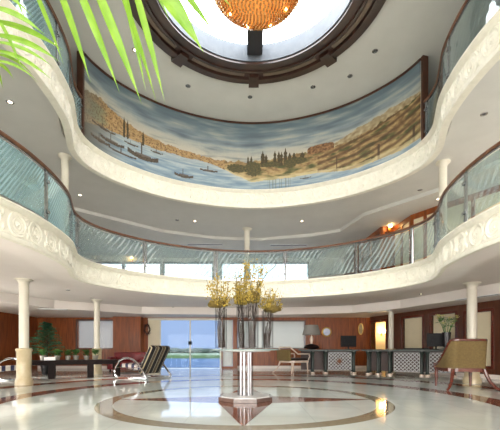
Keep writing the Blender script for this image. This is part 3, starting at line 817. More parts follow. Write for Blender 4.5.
# ------------------------------------------------------------------ armchairs
def tub_chair(name, label, cat, loc, rz, wood, cloth, group, openarm=False, W=.47, lr=1.0):
    """faces local +y; back outline wraps round the rear"""
    t = thing(name, label, cat, loc, rz, group)
    # shell plan: from front-left round the back to the front-right
    def plan(s):  # s in -1..1
        a = s*1.0
        x = W*math.sin(min(1, abs(a)/.55)*PI/2)*(1 if a > 0 else -1)
        y = -.40 if abs(a) < .3 else -.40+.86*((abs(a)-.3)/.7)**1.15
        return x, y
    def top(s):
        a = abs(s)
        return 1.24 if a < .42 else 1.24-.64*min(1, ((a-.42)/.5))**.66
    n = 36; th = .05
    bm = B(); rings = []
    for i in range(n+1):
        s = -1+2*i/n; x, y = plan(s); zt = top(s)
        x2, y2 = x*(1-th*2.1), y+(th*1.6 if abs(s) < .5 else .0)
        zb = .52; lean = .10*(zt-zb)
        yl = y-(lean if abs(s) < .5 else lean*(1-abs(s))*2)
        rings.append([bm.verts.new((x, y, zb)), bm.verts.new((x*1.0, yl, zt-.05)), bm.verts.new((x2, yl+(th*1.6 if abs(s) < .5 else 0), zt-.05)), bm.verts.new((x2, y2, zb))])
    for a, b in zip(rings, rings[1:]):
        for k in range(4): bm.faces.new((a[k], b[k], b[(k+1)%4], a[(k+1)%4]))
    bm.faces.new(rings[0]); bm.faces.new(rings[-1][::-1])
    if not openarm: obj('backrest', bm, cloth, t, smooth=True)
    else:
        bm.free(); bm = B()
        box(bm, (-W*.86, -.46, .56), (W*.86, -.37, 1.02), Matrix.Rotation(.1, 4, 'X'), bev=.03); obj('backrest', bm, cloth, t, smooth=True)
    # top rail
    pts = []
    for i in range(n+1):
        s = -1+2*i/n; x, y = plan(s); zt = top(s); lean = .10*(zt-.52); yl = y-(lean if abs(s) < .5 else lean*(1-abs(s))*2)
        if openarm: zt = .80 if abs(s) > .55 else .80+.27*min(1, (.55-abs(s))/.25)
        pts.append((x*.975, yl+.03, zt-(.02 if not openarm else 0)))
    if openarm:
        f = pts[0]; pts = [(f[0], f[1]-.02, .55)]+[(f[0], f[1]+.04, .68)]+pts+[(-f[0], f[1]+.04, .68), (-f[0], f[1]-.02, .55)]
    obj('top_rail', tube(B(), pts, .034 if not openarm else .028, 8), wood, t, smooth=True)
    bm = B(); prism(bm, [(-W, .46), (-W*.97, -.30), (-W*.6, -.42), (W*.6, -.42), (W*.97, -.30), (W, .46)], .44, .53); obj('seat_frame', bm, wood, t)
    bm = B(); box(bm, (-W*.86, -.30, .53), (W*.86, .45, .62), bev=.03); obj('seat_cushion', bm, cloth if not openarm else mat('dark_leather', (42,28,24), (30,20,17), .4), t, smooth=True)
    for sx in (-1, 1):
        obj('leg', tube(B(), [(sx*(W-.04), .42, .5), (sx*(W-.035), .43, .25), (sx*(W-.03), .44, .015)], [.036*lr, .03*lr, .022*lr], 8), wood, t, smooth=True)
        P = [(sx*(W-.10), -.36, .5), (sx*(W-.07), -.40, .36), (sx*(W-.02), -.46, .2), (sx*(W+.06), -.54, .08), (sx*(W+.13), -.6, .017)]
        obj('leg', tube(B(), P, [.036*lr, .034*lr, .03*lr, .026*lr, .022*lr], 8), wood, t, smooth=True)
        if not openarm:
            x, y = plan(sx); obj('arm_post', tube(B(), [(sx*W*.98, .46, .5), (sx*W*.98, .46, .63)], .03, 8), wood, t, smooth=True)
    return t
tub_chair('armchair', 'olive upholstered tub armchair with mahogany frame and curved legs, in right foreground', 'armchair', (5.38, 9.32, 0), -.08, M_maroon, M_gold, 'armchairs', lr=1.35)
tub_chair('armchair', 'small armchair with glossy pale frame and dark seat beside the desk lamp', 'armchair', (gx(293, 15.2), 15.3, 0), -.95, M_paleframe, M_gold, 'armchairs', openarm=True)

# ------------------------------------------------------------------ striped lounge chairs
m, nt, p = nodes('striped_fabric')
uvn = N(nt, 'ShaderNodeTexCoord'); sp = N(nt, 'ShaderNodeSeparateXYZ'); nt.links.new(uvn.outputs['Object'], sp.inputs[0])
ph = mth(nt, 'FRACT', mth(nt, 'MULTIPLY', sp.outputs[1], 3.4))
cr_ = N(nt, 'ShaderNodeValToRGB'); cr_.color_ramp.interpolation = 'CONSTANT'; nt.links.new(ph, cr_.inputs[0])
els = [(0, (22,20,26)), (.34, (186,170,140)), (.44, (22,20,26)), (.52, (120,100,76)), (.66, (28,26,34)), (.78, (200,190,166)), (.84, (22,20,26))]
e0 = cr_.color_ramp.elements; e0[0].color = s2l(els[0][1]); e0[1].position = els[1][0]; e0[1].color = s2l(els[1][1])
for ps, c in els[2:]: q = e0.new(ps); q.color = s2l(c)
nt.links.new(cr_.outputs[0], p.inputs['Base Color']); p.inputs['Roughness'].default_value = .7; M_stripe = m
m, nt, p = nodes('blue_white_stripe')
uvn = N(nt, 'ShaderNodeTexCoord'); sp = N(nt, 'ShaderNodeSeparateXYZ'); nt.links.new(uvn.outputs['Object'], sp.inputs[0])
ph = mth(nt, 'GREATER_THAN', mth(nt, 'FRACT', mth(nt, 'MULTIPLY', mth(nt, 'ADD', sp.outputs[0], sp.outputs[1]), 3.2)), .55)
nt.links.new(mixc(nt, ph, s2l((214,206,198)), s2l((52,52,84))), p.inputs['Base Color']); p.inputs['Roughness'].default_value = .7; M_stripe2 = m
def lounge(label, loc, rz):
    t = thing('lounge_chair', label, 'lounge chair', loc, rz, 'striped lounge chairs')   # faces local +x
    for sy in (-.54, .54):
        P = [(-.62, sy, .035)]
        P += [(.72, sy, .035), (.85, sy, .07), (.93, sy, .16), (.93, sy, .3), (.85, sy, .45), (.68, sy, .60), (.45, sy, .69), (.2, sy, .70), (-.05, sy, .64), (-.25, sy, .52), (-.42, sy, .36), (-.60, sy, .18), (-.68, sy, .09), (-.67, sy, .045)]
        obj('arm_loop', tube(B(), P, .034, 8, closed=True), M_chrome, t, smooth=True)
        obj('arm_brace', tube(B(), [(-.36, sy, .42), (.0, sy*.98, .36), (.88, sy, .38)], .018, 6), M_chrome, t, smooth=True)
    obj('cross_bar', tube(B(), [(.0, -.54, .3), (.0, .54, .3)], .02, 8), M_chrome, t, smooth=True)
    obj('cross_bar', tube(B(), [(-.5, -.54, .05), (-.5, .54, .05)], .02, 8), M_chrome, t, smooth=True)
    bm = B(); box(bm, (-.28, -.42, .30), (.80, .42, .46), Matrix.Rotation(-.06, 4, 'Y'), bev=.05); obj('seat_cushion', bm, M_stripe2, t, smooth=True)
    bm = B(); box(bm, (-.09, -.43, 0), (.07, .43, 1.06), Matrix.Translation((-.18, 0, .20)) @ Matrix.Rotation(-.56, 4, 'Y'), bev=.05); obj('backrest', bm, M_stripe, t, smooth=True)
    return t
lounge('reclining chrome-armed lounge chair with black and cream striped back, beside the lake door', (gx(143.5, 12.4), 12.6, 0), math.radians(147))
lc = lounge('chrome-armed striped lounge chair cut off by the left edge of the photo', (gx(-14, 11.0), 11.1, 0), math.radians(-12))

# ------------------------------------------------------------------ low table with plants
A_, Z_ = Vector((gx(17, 11.75), 11.75)), Vector((gx(121, 13.1), 13.1))
L = (Z_-A_).length; ang = math.atan2((Z_-A_).y, (Z_-A_).x)
t = thing('low_table', 'long dark polished wooden low table carrying a row of potted plants', 'table', (A_.x, A_.y, 0), ang)
bm = B(); box(bm, (0, 0, .54), (L, .75, .62), bev=.008); obj('tabletop', bm, M_ebony, t)
bm = B(); box(bm, (.1, .06, .46), (L-.1, .1, .54)); obj('apron', bm, M_ebony, t)
for f in (.0, .275, .655, .93):
    for w in (.03, .55):
        bm = B(); box(bm, (f*L, w, 0), (f*L+.2, w+.16, .54), bev=.006); obj('leg', bm, M_ebony, t)
TM = Matrix.Translation((A_.x, A_.y, 0)) @ Matrix.Rotation(ang, 4, 'Z')
def tablepos(x, w):
    k = (x-HX)/F; s = 0
    for i in range(60):
        p = TM @ Vector((s, w, .62)); s += (k*p.y-p.x)*.9/ max(.3, math.cos(ang)-k*math.sin(ang))
    return TM @ Vector((s, w, .62))
def leaves(bm, n, c, rx, rz, ln, wd, rnd, up=.4):
    for k in range(n):
        a = rnd.random()*2*PI; d = Vector((math.cos(a), math.sin(a), rnd.uniform(-.2, up+.6))).normalized()
        b = Vector(c)+Vector((rnd.gauss(0, rx*.35), rnd.gauss(0, rx*.35), rnd.uniform(0, rz*.6)))
        sd = d.cross(Vector((0, 0, 1))).normalized()*wd; q = ln*rnd.uniform(.6, 1.1)
        bm.faces.new([bm.verts.new(v) for v in (b, b+d*q*.5+sd, b+d*q-Vector((0, 0, q*.15)), b+d*q*.5-sd)])
def pot_plant(label, loc, s, seed, leafm=M_leaf, potm=M_pot, name='potted_plant', group='small potted plants on the low table'):
    t = thing(name, label, 'plant', loc, 0, group)
    obj('pot', lathe(B(), [(.055*s, 0), (.075*s, .10*s), (.08*s, .10*s), (.08*s, .12*s), (.068*s, .12*s), (.066*s, .10*s)], n=16), potm, t, smooth=True)
    obj('soil', lathe(B(), [(.001, .1*s), (.066*s, .1*s)], n=12, cap=False), M_soil, t)
    rnd = random.Random(seed); bm = B()
    for k in range(7): 
        a = k*.9; tube(bm, [(0, 0, .1*s), (.03*s*math.cos(a), .03*s*math.sin(a), .2*s)], .004*s, 4)
    leaves(bm, 110, (0, 0, .14*s),   .11*s, .21*s, .10*s, .03*s, rnd)
    tag(obj('foliage', bm, leafm, t), kind=None)
    return t
labs = ['small leafy plant in grey pot, leftmost on the low table', 'small leafy plant in grey pot on the low table, second from left', 'small leafy plant on the low table, third from left', 'small leafy plant on the low table, fourth from left', 'small leafy plant on the low table, second from its right end', 'small leafy plant on the low table, rightmost, in front of the pale column']
pp = None
for k, x in enumerate((43, 57.5, 68, 76, 86.5, 95.5)):
    p = tablepos(x, .38)
    if pp is None: pp = pot_plant(labs[0], p, 1.25, 3); q = pp
    else: q = copy_tree(pp); q['label'] = labs[k]; q.location = p
    q.rotation_euler.z = k*1.3; q.scale = (1+.06*math.sin(k*3),)*3
bm = B(); box(bm, (-.17, -.07, 0), (.17, .07, .11), bev=.01)
p = tablepos(50.0, .12); tag(obj('planter_box', bm, M_white, None, loc=p, rot=(0, 0, ang)), 'small white box between the first two plants on the low table', 'box')
# small layered conifer behind the table
Y = 14.3; t = thing('potted_conifer', 'small tiered conifer tree in a pot, behind the low table against wood wall', 'plant', (gx(47, Y), Y, 0))
obj('pot', lathe(B(), [(.17, 0), (.24, .4), (.25, .4), (.25, .44), (.22, .44), (.2, .4)], n=20), M_darkvase, t, smooth=True)
obj('soil', lathe(B(), [(.001, .4), (.2, .4)], n=16, cap=False), M_soil, t)
obj('trunk', tube(B(), [(0, 0, .4), (.01, 0, 1.2), (0, .01, 2.02)], [.03, .02, .006], 8), M_twig, t, smooth=True)
bm = B(); rnd = random.Random(4)
for k in range(74):
    z = .72+1.25*(k/74)**.9; R_ = .60*(1-(k/74)**1.6)+.08
    a = k*2.4; rr = R_*rnd.uniform(.65, 1.15); d = Vector((math.cos(a), math.sin(a), 0)); sd = Vector((-d.y, d.x, 0)); dr = rnd.uniform(-.06, .08)
    for q in range(10):
        f = (q+1)/10; b = d*rr*f+Vector((0, 0, z+.09*math.sin(f*2.4)+dr*f))
        for s_ in (-1, 1):
            w = .16*(1.05-f*.75); e_ = b+sd*s_*w+d*.07+Vector((0, 0, rnd.uniform(-.05, .02)))
            bm.faces.new([bm.verts.new(v) for v in (b-d*.015, e_, b+d*.06+Vector((0, 0, .012)))])
    tube(bm, [(0, 0, z), tuple(d*rr*.5+Vector((0, 0, z+.06))), tuple(d*rr+Vector((0, 0, z+dr)))], .006, 4)
obj('branches', bm, M_pine, t)

# red sofa behind the lounge chair
Y = 16.4; t = thing('sofa', 'low crimson leather sofa against the wood pillar behind the lounge chair', 'sofa', (gx(128, Y), Y, 0))
bm = B(); box(bm, (-.72, -.35, .1), (.72, .4, .42), bev=.04); obj('seat', bm, M_red, t, smooth=True)
bm = B(); box(bm, (-.72, .22, .4), (.72, .42, .86), bev=.05); obj('backrest', bm, M_red, t, smooth=True)
for s in (-1, 1):
    bm = B(); box(bm, (s*.72-.1, -.36, .1), (s*.72+.1, .42, .66), bev=.05); obj('armrest', bm, M_red, t, smooth=True)
    for w in (-.3, .34):
        bm = B(); box(bm, (s*.68-.03, w-.03, 0), (s*.68+.03, w+.03, .11)); obj('foot', bm, M_ebony, t)
# dried wreath beside door
bm = B(); rnd = random.Random(9)
for k in range(260):
    a = rnd.random()*2*PI; c = Vector((.13*math.cos(a)+rnd.gauss(0, .03), rnd.uniform(-.05, 0), .24*math.sin(a)+rnd.gauss(0, .04)))
    d = Vector((rnd.gauss(0, 1), -abs(rnd.gauss(0, .4)), rnd.gauss(0, 1))).normalized()*.06; e_ = d.orthogonal().normalized()*.014
    bm.faces.new([bm.verts.new(c+w) for w in (-e_, d, e_)])
tube(bm, [(.13*math.cos(k*PI/8), -.01, .24*math.sin(k*PI/8)) for k in range(16)], .02, 5, closed=True)
tag(obj('wreath', bm, mat('dried_leaves', (96,62,50), (60,40,34), .8), None, loc=(gx(147.5, YB-.0), YB-.03, 2.0)), 'dark dried leaf wreath hung left of the lake door', 'wreath')

# ------------------------------------------------------------------ desks
def lattice(bm, x0, x1, z0, z1, y, pitch=.135, w=.013):
    # diagonal strips clipped to the rectangle
    H = z1-z0; n = int((x1-x0+H)/pitch)
    for s in (1, -1):
        for k in range(n+1):
            a = x0-H+k*pitch if s > 0 else x0+k*pitch
            pA = [a, z0]; pB = [a+s*H, z1] if s > 0 else [a-H, z1]
            # clip in x
            def cl(P, Q):
                dx = Q[0]-P[0]; t0, t1 = 0, 1
                for lim, sg in ((x0, 1), (x1, -1)):
                    q0, q1 = sg*(P[0]-lim), sg*(Q[0]-lim)
                    if q0 < 0 and q1 < 0: return None
                    if q0 < 0: t0 = max(t0, q0/(q0-q1))
                    if q1 < 0: t1 = min(t1, q0/(q0-q1))
                if t1-t0 < .02: return None
                return ([P[0]+dx*t0, P[1]+(Q[1]-P[1])*t0], [P[0]+dx*t1, P[1]+(Q[1]-P[1])*t1])
            r = cl(pA, pB)
            if not r: continue
            (ax, az), (bx_, bz_) = r; d = Vector((bx_-ax, 0, bz_-az)).normalized(); p_ = Vector((-d.z, 0, d.x))*w
            yy = y+(.004 if s > 0 else -.004)
            V = [Vector((ax, yy-.004, az))-p_, Vector((bx_, yy-.004, bz_))-p_, Vector((bx_, yy-.004, bz_))+p_, Vector((ax, yy-.004, az))+p_]
            lo = [bm.verts.new(v) for v in V]; hi = [bm.verts.new(v+Vector((0, .008, 0))) for v in V]
            for i in range(4): bm.faces.new((lo[i], lo[(i+1)%4], hi[(i+1)%4], hi[i]))
            bm.faces.new(lo[::-1]); bm.faces.new(hi)
    t = .018
    for q in ((x0, z0, x1, z0+t), (x0, z1-t, x1, z1), (x0, z0, x0+t, z1), (x1-t, z0, x1, z1)): box(bm, (q[0], y-.015, q[1]), (q[2], y+.015, q[3]))
def desk(label, p0, p1, posts, panels, depth=.8):
    p0, p1 = Vector(p0), Vector(p1); L = (p1-p0).length; a = math.atan2((p1-p0).y, (p1-p0).x)
    t = thing('reception_desk', label, 'desk', (p0.x, p0.y, 0), a, 'green marble topped desks')
    bm = B(); box(bm, (-.08, -.06, .93), (L+.08, depth+.06, .985), bev=.012); obj('desktop', bm, M_green, t)
    bm = B(); box(bm, (0, 0, .91), (L, .05, .93)); box(bm, (0, depth-.05, .91), (L, depth, .93)); box(bm, (0, 0, .91), (.05, depth, .93)); box(bm, (L-.05, 0, .91), (L, depth, .93)); obj('apron', bm, M_green, t)
    for s in posts:
        for w in (.12, depth-.12):
            lg = obj('leg', lathe(B(), [(.08, .07), (.06, .1), (.05, .16), (.055, .45), (.048, .76), (.06, .80), (.08, .85), (.08, .91)], (s, w, 0), 14), M_green, t, smooth=True)
            obj('foot', lathe(B(), [(.08, 0), (.095, .015), (.095, .05), (.07, .07)], (s, w, 0), 14), M_paleframe, lg, smooth=True)
    for x0, x1, ros in panels:
        bm = B(); lattice(bm, x0, x1, .14, .86, .12); g = obj('lattice_panel', bm, M_silver, t)
        if ros:
            c = ((x0+x1)/2-.02, .10, .5)
            bm = B()
            for k in range(10):
                an = k*PI/5; tube(bm, [(c[0]+.06*math.cos(an), c[1], c[2]+.06*math.sin(an)), (c[0]+.15*math.cos(an+.25), c[1], c[2]+.15*math.sin(an+.25))], .014, 5)
            blob(bm, c, (.07, .025, .07), 2); obj('rosette', bm, mat('bronze', (120,72,44), (90,54,34), .35, metal=.5), g)
    bm = B(); box(bm, (.02, depth-.1, .12), (L-.02, depth-.07, .91)); obj('rear_panel', bm, mat('dark_desk_back', (70,46,40), (52,34,30), .5), t)
    return t, a
D1a, D1b = (gx(300.5, 14.9), 14.9), (gx(357.5, 14.6), 14.6)
L1 = (Vector(D1b)-Vector(D1a)).length
desk('green marble desk with silver lattice and bronze rosette, carrying lamp and monitor', D1a, D1b, [.5, 1.02, L1-.12], [(1.12, L1-.22, True)])
bm = B()
D2a, D2b = (gx(363.5, 14.3), 14.3), (gx(458, 12.9), 12.9)
L2 = (Vector(D2b)-Vector(D2a)).length
desk('longer green marble lattice desk with flowers, running behind the olive armchair', D2a, D2b, [.15, .52, .95, L2*.64, L2*.70, L2-.12], [(1.1, L2*.62, False), (L2*.72, L2-.2, False)])

def surf(x, Y, z=.986): return (gx(x, Y), Y, z)
t = thing('table_lamp', 'table lamp with grey tapered shade and dark round base on the left desk', 'lamp', surf(311.5, 15.15))
obj('base', lathe(B(), [(.1, 0), (.30, .04), (.32, .09), (.26, .16), (.12, .21), (.05, .23)], n=28), M_ebony, t, smooth=True)
obj('stem', lathe(B(), [(.045, .22), (.05, .3), (.07, .36), (.075, .44), (.05, .52), (.02, .56), (.015, .7)], n=20), M_paleframe, t, smooth=True)
bm = B(); lathe(bm, [(.38, .60), (.27, 1.0), (.262, 1.0), (.372, .60), (.38, .60)], n=36, cap=False); obj('lamp_shade', bm, M_shade, t, smooth=True)
def monitor(label, x, Y, w, h, rz):
    t = thing('computer_monitor', label, 'monitor', surf(x, Y), rz, 'computer monitors on the desks')
    bm = B(); box(bm, (-w/2, -.025, .10), (w/2, .025, .10+h), bev=.01); obj('screen_housing', bm, M_black, t)
    bm = B(); box(bm, (-w*.25, -.06, .22), (w*.25, -.024, .10+h*.7), bev=.01); obj('back_cover', bm, M_black, t)
    obj('stand', lathe(B(), [(.16, 0), (.15, .015), (.03, .02), (.03, .2)], n=16), M_black, t)
monitor('black monitor seen from behind on the left desk, right of the lamp', 348.5, 14.95, .64, .46, .05)
monitor('black monitor beside the flower vase on the right desk', 436, 13.6, .62, .5, -.35)
# lily vase on the right desk
P = surf(446.5, 13.3); t = thing('flower_vase', 'tall black vase of pale yellow lilies on the right desk', 'vase', P)
obj('vase', lathe(B(), [(.10, 0), (.12, .25), (.15, .62), (.14, .62), (.10, .25)], n=20), M_darkvase, t, smooth=True)
bm = B(); bf = B(); rnd = random.Random(21)
for k in range(13):
    a = rnd.random()*2*PI; R_ = rnd.uniform(.12, .5); tp = Vector((R_*math.cos(a), R_*.5*math.sin(a), rnd.uniform(.75, 1.25)))
    tube(bm, [(0, 0, .3), tuple(tp*.5+Vector((0, 0, .28))), tuple(tp)], .008, 4)
    leaves(bm, 7, tuple(tp-Vector((tp.x*.3, 0, .14))), .05, .1, .2, .02, rnd, .8)
    bf = B()
    for q in range(6):
        b2 = q*PI/3; d = Vector((math.cos(b2), math.sin(b2), .6))*.10; e_ = Vector((-math.sin(b2), math.cos(b2), 0))*.028
        bf.faces.new([bf.verts.new(tp+w) for w in (Vector((0,0,0)), d*.6+e_, d, d*.6-e_)])
    obj('lily_flower', bf, mat('cream_lily', (222,214,132), (206,196,110), .5), t)
obj('stems', bm, M_leaf, t)
# papers / dark tray on desk
bm = B(); box(bm, (-.45, -.16, 0), (.45, .16, .03), bev=.006); box(bm, (-.4, -.12, .03), (.4, .12, .045), bev=.004)
tag(obj('desk_blotter', bm, M_black, None, loc=surf(416, 13.9), rot=(0, 0, -.3)), 'flat dark leather blotter on the right desk, left of its monitor', 'blotter')
bm = B(); blob(bm, (0, 0, .05), (.13, .08, .05), 2, .3); tag(obj('desk_telephone', bm, M_pot, None, loc=surf(441, 13.1)), 'pale low object in front of the right desk monitor', 'telephone')
# wall clock
t = thing('wall_clock', 'round white wall clock with gilt rim on the wood wall right of the lamp', 'clock', (gx(326.5, YB), YB-.03, 1+(349-332)*YB/F))
def wdisc(prof, m, name, par):
    bm = lathe(B(), prof, n=32, cap=False); bmesh.ops.rotate(bm, verts=bm.verts[:], cent=(0,0,0), matrix=Matrix.Rotation(PI/2, 3, 'X')); obj(name, bm, m, par, smooth=True)
wdisc([(.001, .02), (.19, .02)], mat('blue_white_dial', (226,232,244), (170,190,230), .3, scale=7), 'dial', t)
wdisc([(.185, 0), (.185, .04), (.215, .055), (.25, .04), (.26, 0)], mat('gilt', (214,180,96), (190,150,70), .3, metal=.7), 'rim', t)
# framed sconce on wall by doorway
q = rp(ra(360.5), .0); t = thing('framed_mirror', 'narrow gilt framed wall mirror left of the lit doorway', 'mirror', (gx(360.5, YB), YB-.04, 1.0+.55*1.5), 0)
bm = B(); prism(bm, [(.10*math.cos(k*PI/12), .26*math.sin(k*PI/12)) for k in range(24)], 0, .03); bmesh.ops.rotate(bm, verts=bm.verts[:], cent=(0,0,0), matrix=Matrix.Rotation(PI/2, 3, 'X')); bmesh.ops.translate(bm, verts=bm.verts[:], vec=(0, .03, 0)); obj('mirror_glass', bm, mat('aged_mirror', (206,190,150), (180,160,116), .2, metal=.5), t)
obj('frame', tube(B(), [(.12*math.cos(k*PI/12), 0, .28*math.sin(k*PI/12)) for k in range(24)], .022, 6, closed=True), MATS['gilt'], t, smooth=True)
t.location.z = 1+(349-329)*YB/F
# sconces: in the lit room and on the galleries
def sconce(label, loc, rz, e, sc=1):
    t = thing('wall_sconce', label, 'wall light', loc, rz, 'warm wall sconces')
    bm = B(); box(bm, (-.04*sc, -.02, -.12*sc), (.04*sc, 0, .12*sc), bev=.005); obj('bracket', bm, MATS['gilt'], t)
    for k in ((-1, 1) if sc > 1 else (0,)):
        bm = B(); lathe(bm, [(.05*sc, 0), (.085*sc, .12*sc)], (k*.12, -.12*sc, 0), 16, cap=False); obj('shade', bm, M_warm, t, smooth=True)
        obj('arm', tube(B(), [(0, -.01, -.05*sc), (k*.12, -.12*sc, -.06*sc), (k*.12, -.12*sc, .01)], .01, 6), MATS['gilt'], t)
    l = bpy.data.lights.new('sconce_light', 'POINT'); l.energy = e; l.color = (1, .80, .52); l.shadow_soft_size = .08
    lo = link(bpy.data.objects.new('sconce_light', l), t); lo.location = (0, -.28*sc, .1); return t
aa = (rops[0][0]+rops[0][1])/2
sp_ = RM @ Vector((rops[0][0]-.59, 1.05, 1.85))
sconce('twin glowing wall light inside the lit doorway', sp_, math.atan2(RU.y, RU.x)+PI/2, 24, 1.3)
sconce('glowing wall light on the right wood front of the middle gallery', (5.3, 13.93, 1+(349-228.5)*13.98/F), 0.0, 2.5)
sconce('glowing wall light between gallery windows, above the left window', (gx(132.2, YB-.02)*1.0, YB-.02, 1+(349-259)*YB/F), 0, 6)

# ------------------------------------------------------------------ foreground palm
m, nt, p = nodes('palm_leaf')
nzn = N(nt, 'ShaderNodeTexNoise'); nzn.inputs['Scale'].default_value = 5
cc = mixc(nt, mth(nt, 'MULTIPLY_ADD', nzn.outputs[0], 2, -.5, clamp=True), s2l((146,188,64)), s2l((98,150,44)))
nt.links.new(cc, p.inputs['Base Color']); p.inputs['Roughness'].default_value = .35
tl = N(nt, 'ShaderNodeBsdfTranslucent'); nt.links.new(mixc(nt, .5, cc, s2l((196,222,90))), tl.inputs[0])
mx = N(nt, 'ShaderNodeMixShader'); mx.inputs[0].default_value = .5
nt.links.new(p.outputs[0], mx.inputs[1]); nt.links.new(tl.outputs[0], mx.inputs[2]); nt.links.new(mx.outputs[0], nt.nodes['Material Output'].inputs[0]); M_palm = m
PB = Vector((-2.0, 1.25, 0))
t = thing('potted_palm', 'bright green palm whose long leaflets hang into the upper left foreground', 'plant', PB)
obj('pot', lathe(B(), [(.22, 0), (.3, .45), (.32, .45), (.32, .5), (.28, .5), (.26, .44)], n=24), M_stone, t, smooth=True)
obj('soil', lathe(B(), [(.001, .44), (.26, .44)], n=16, cap=False), M_soil, t)
obj('trunk', tube(B(), [(0, 0, .44), (.03, .02, 1.1), (.0, .05, 1.75)], [.06, .05, .045], 10), M_twig, t, smooth=True)
def leaflet(bm, b, e, w, sag=.04, seed=0):
    b, e = Vector(b), Vector(e); d = e-b; n = 12
    view = ((b+e)/2-Vector((0, 0, 1))).normalized(); side = d.cross(view).normalized(); up = side.cross(d).normalized()
    side = (side*math.cos(.5*math.sin(seed))+up*math.sin(.5*math.sin(seed)))
    L_, R_, C_ = [], [], []
    for i in range(n+1):
        f = i/n; c = b+d*f+Vector((0, 0, sag*4*f*(1-f))); ww = w*math.sin(PI*min(1, .12+f*.88)**1.15)*(1-f**8)+w*.12*(1-f)
        up2 = d.cross(side).normalized()
        C_.append(bm.verts.new(c-PB)); L_.append(bm.verts.new(c+side*ww+up2*ww*.35-PB)); R_.append(bm.verts.new(c-side*ww+up2*ww*.35-PB))
    for i in range(n):
        bm.faces.new((L_[i], L_[i+1], C_[i+1], C_[i])); bm.faces.new((C_[i], C_[i+1], R_[i+1], R_[i]))
# fronds: (rachis image points, depth), leaflets as (base xy, tip xy, half width px)
Yp = 1.9
fronds = [
 ([(-70,60,1.5),(-60,-20,1.6),(0,-42,1.75),(70,-50,1.9),(140,-46,2.0),(200,-24,2.1)],
  [((14,-44),(64,66),2.6),((40,-47),(91,84),3.6),((62,-49),(120,94),4.6),((80,-50),(142,105),4.8),((104,-49),(157,104),3.0),((122,-48),(165,103),3.6),((112,-48),(146,92),3.2),
   ((128,-47),(204,53),8.5),((150,-44),(216,36),3.8),((164,-38),(196,14),3.4),((134,-47),(170,22),2.4),((180,-32),(232,8),2.8)]),
 ([(-80,50,1.45),(-50,-10,1.5),(-20,-14,1.6),(-12,10,1.65),(-9,38,1.68),(-8,66,1.7)],
  [((-22,-14),(34,18),2.6),((-12,8),(46,36),4.0),((-11,22),(64,51),4.6),((-10,34),(60,62),4.2),((-9,42),(54,68),3.0),((-9,48),(52,80),3.2),((-8,54),(34,76),2.4),((-8,60),(38,82),2.2),((-14,4),(24,74),3.0),((-8,64),(14,80),2.8),((-8,66),(3,89),2.6)]),
 ([(-80,40,1.4),(-60,-40,1.5),(-30,-70,1.6),(30,-80,1.7)],
  [((-20,-72),(28,26),2.4),((0,-75),(18,-10),3.0)]),
]
for rac, lfs in fronds:
    P = [at(x, y, Y) for x, y, Y in rac]; P = [PB+Vector((0, .05, 1.7))]+P
    # smooth
    Q = []
    for i in range(len(P)-1):
        p0, p1, p2, p3 = P[max(0, i-1)], P[i], P[i+1], P[min(len(P)-1, i+2)]
        for k in range(8):
            s = k/8; Q.append(.5*((2*p1)+(p2-p0)*s+(2*p0-5*p1+4*p2-p3)*s*s+(3*p1-p0-3*p2+p3)*s**3))
    Q.append(P[-1])
    n = len(Q); fr = obj('frond_stem', tube(B(), [q-PB for q in Q], [.014*(1-.75*i/n) for i in range(n)], 8), M_palm, t, smooth=True)
    for j, (b, e, w) in enumerate(lfs):
        if w < .5: continue
        # nearest rachis point in the picture plane gives the attachment
        def scr(q): return (HX+F*q.x/q.y, HY-F*(q.z-1)/q.y)
        A = min(Q, key=lambda q: (scr(q)[0]-b[0])**2+(scr(q)[1]-b[1])**2)
        bm = B(); leaflet(bm, A, at(e[0], e[1], A.y+.12), w*(.92 if len(lfs) != 11 else .62)*A.y/F, .03, j*1.7+1); obj('leaflet', bm, M_palm, fr, smooth=True)

# ------------------------------------------------------------------ outside
bm = B(); box(bm, (-400, YB+.36, -1.2), (400, 900, -.5)); m, nt, p = nodes('lake_water')
p.inputs['Base Color'].default_value = s2l((38,92,150)); p.inputs['Roughness'].default_value = .6
p.inputs['Specular IOR Level'].default_value = .08
n1 = N(nt, 'ShaderNodeTexNoise'); n1.inputs['Scale'].default_value = 1.2; n1.inputs['Detail'].default_value = 5
tcx = N(nt, 'ShaderNodeTexCoord'); mpn = N(nt, 'ShaderNodeMapping'); mpn.inputs['Scale'].default_value = (.25, 1, 1); nt.links.new(tcx.outputs['Object'], mpn.inputs[0]); nt.links.new(mpn.outputs[0], n1.inputs['Vector'])
bp = N(nt, 'ShaderNodeBump'); bp.inputs['Strength'].default_value = .7; bp.inputs['Distance'].default_value = .5; nt.links.new(n1.outputs[0], bp.inputs['Height']); nt.links.new(bp.outputs[0], p.inputs['Normal'])
nt.links.new(mixc(nt, mth(nt, 'MULTIPLY_ADD', n1.outputs[0], 3, -1, clamp=True), s2l((24,44,66)), s2l((40,62,84))), p.inputs['Base Color'])
struct('lake', bm, m)
bm = B(); box(bm, (-300, 58, -1.0), (300, 160, .0)); struct('far_bank', bm, mat('bank_grass', (50,70,34), (38,56,28), .9, scale=.4))
bm = B(); rnd = random.Random(2)
for k in range(420):
    x = rnd.uniform(-75, 45); y = rnd.uniform(90, 104); r = rnd.uniform(.6, .95)
    blob(bm, (x, y, r*.6), (r*2.2, r, r*.8), 1, .3)
tag(obj('distant_treeline', bm, mat('far_trees', (16,30,22), (24,38,26), .9, scale=1.2)), 'low dark green line of trees along the far lake shore', 'trees', None, 'stuff')
bm = B(); box(bm, (XL, YB+.35, -.24), (9, YB+1.3, -.02)); struct('terrace', bm, M_brick)

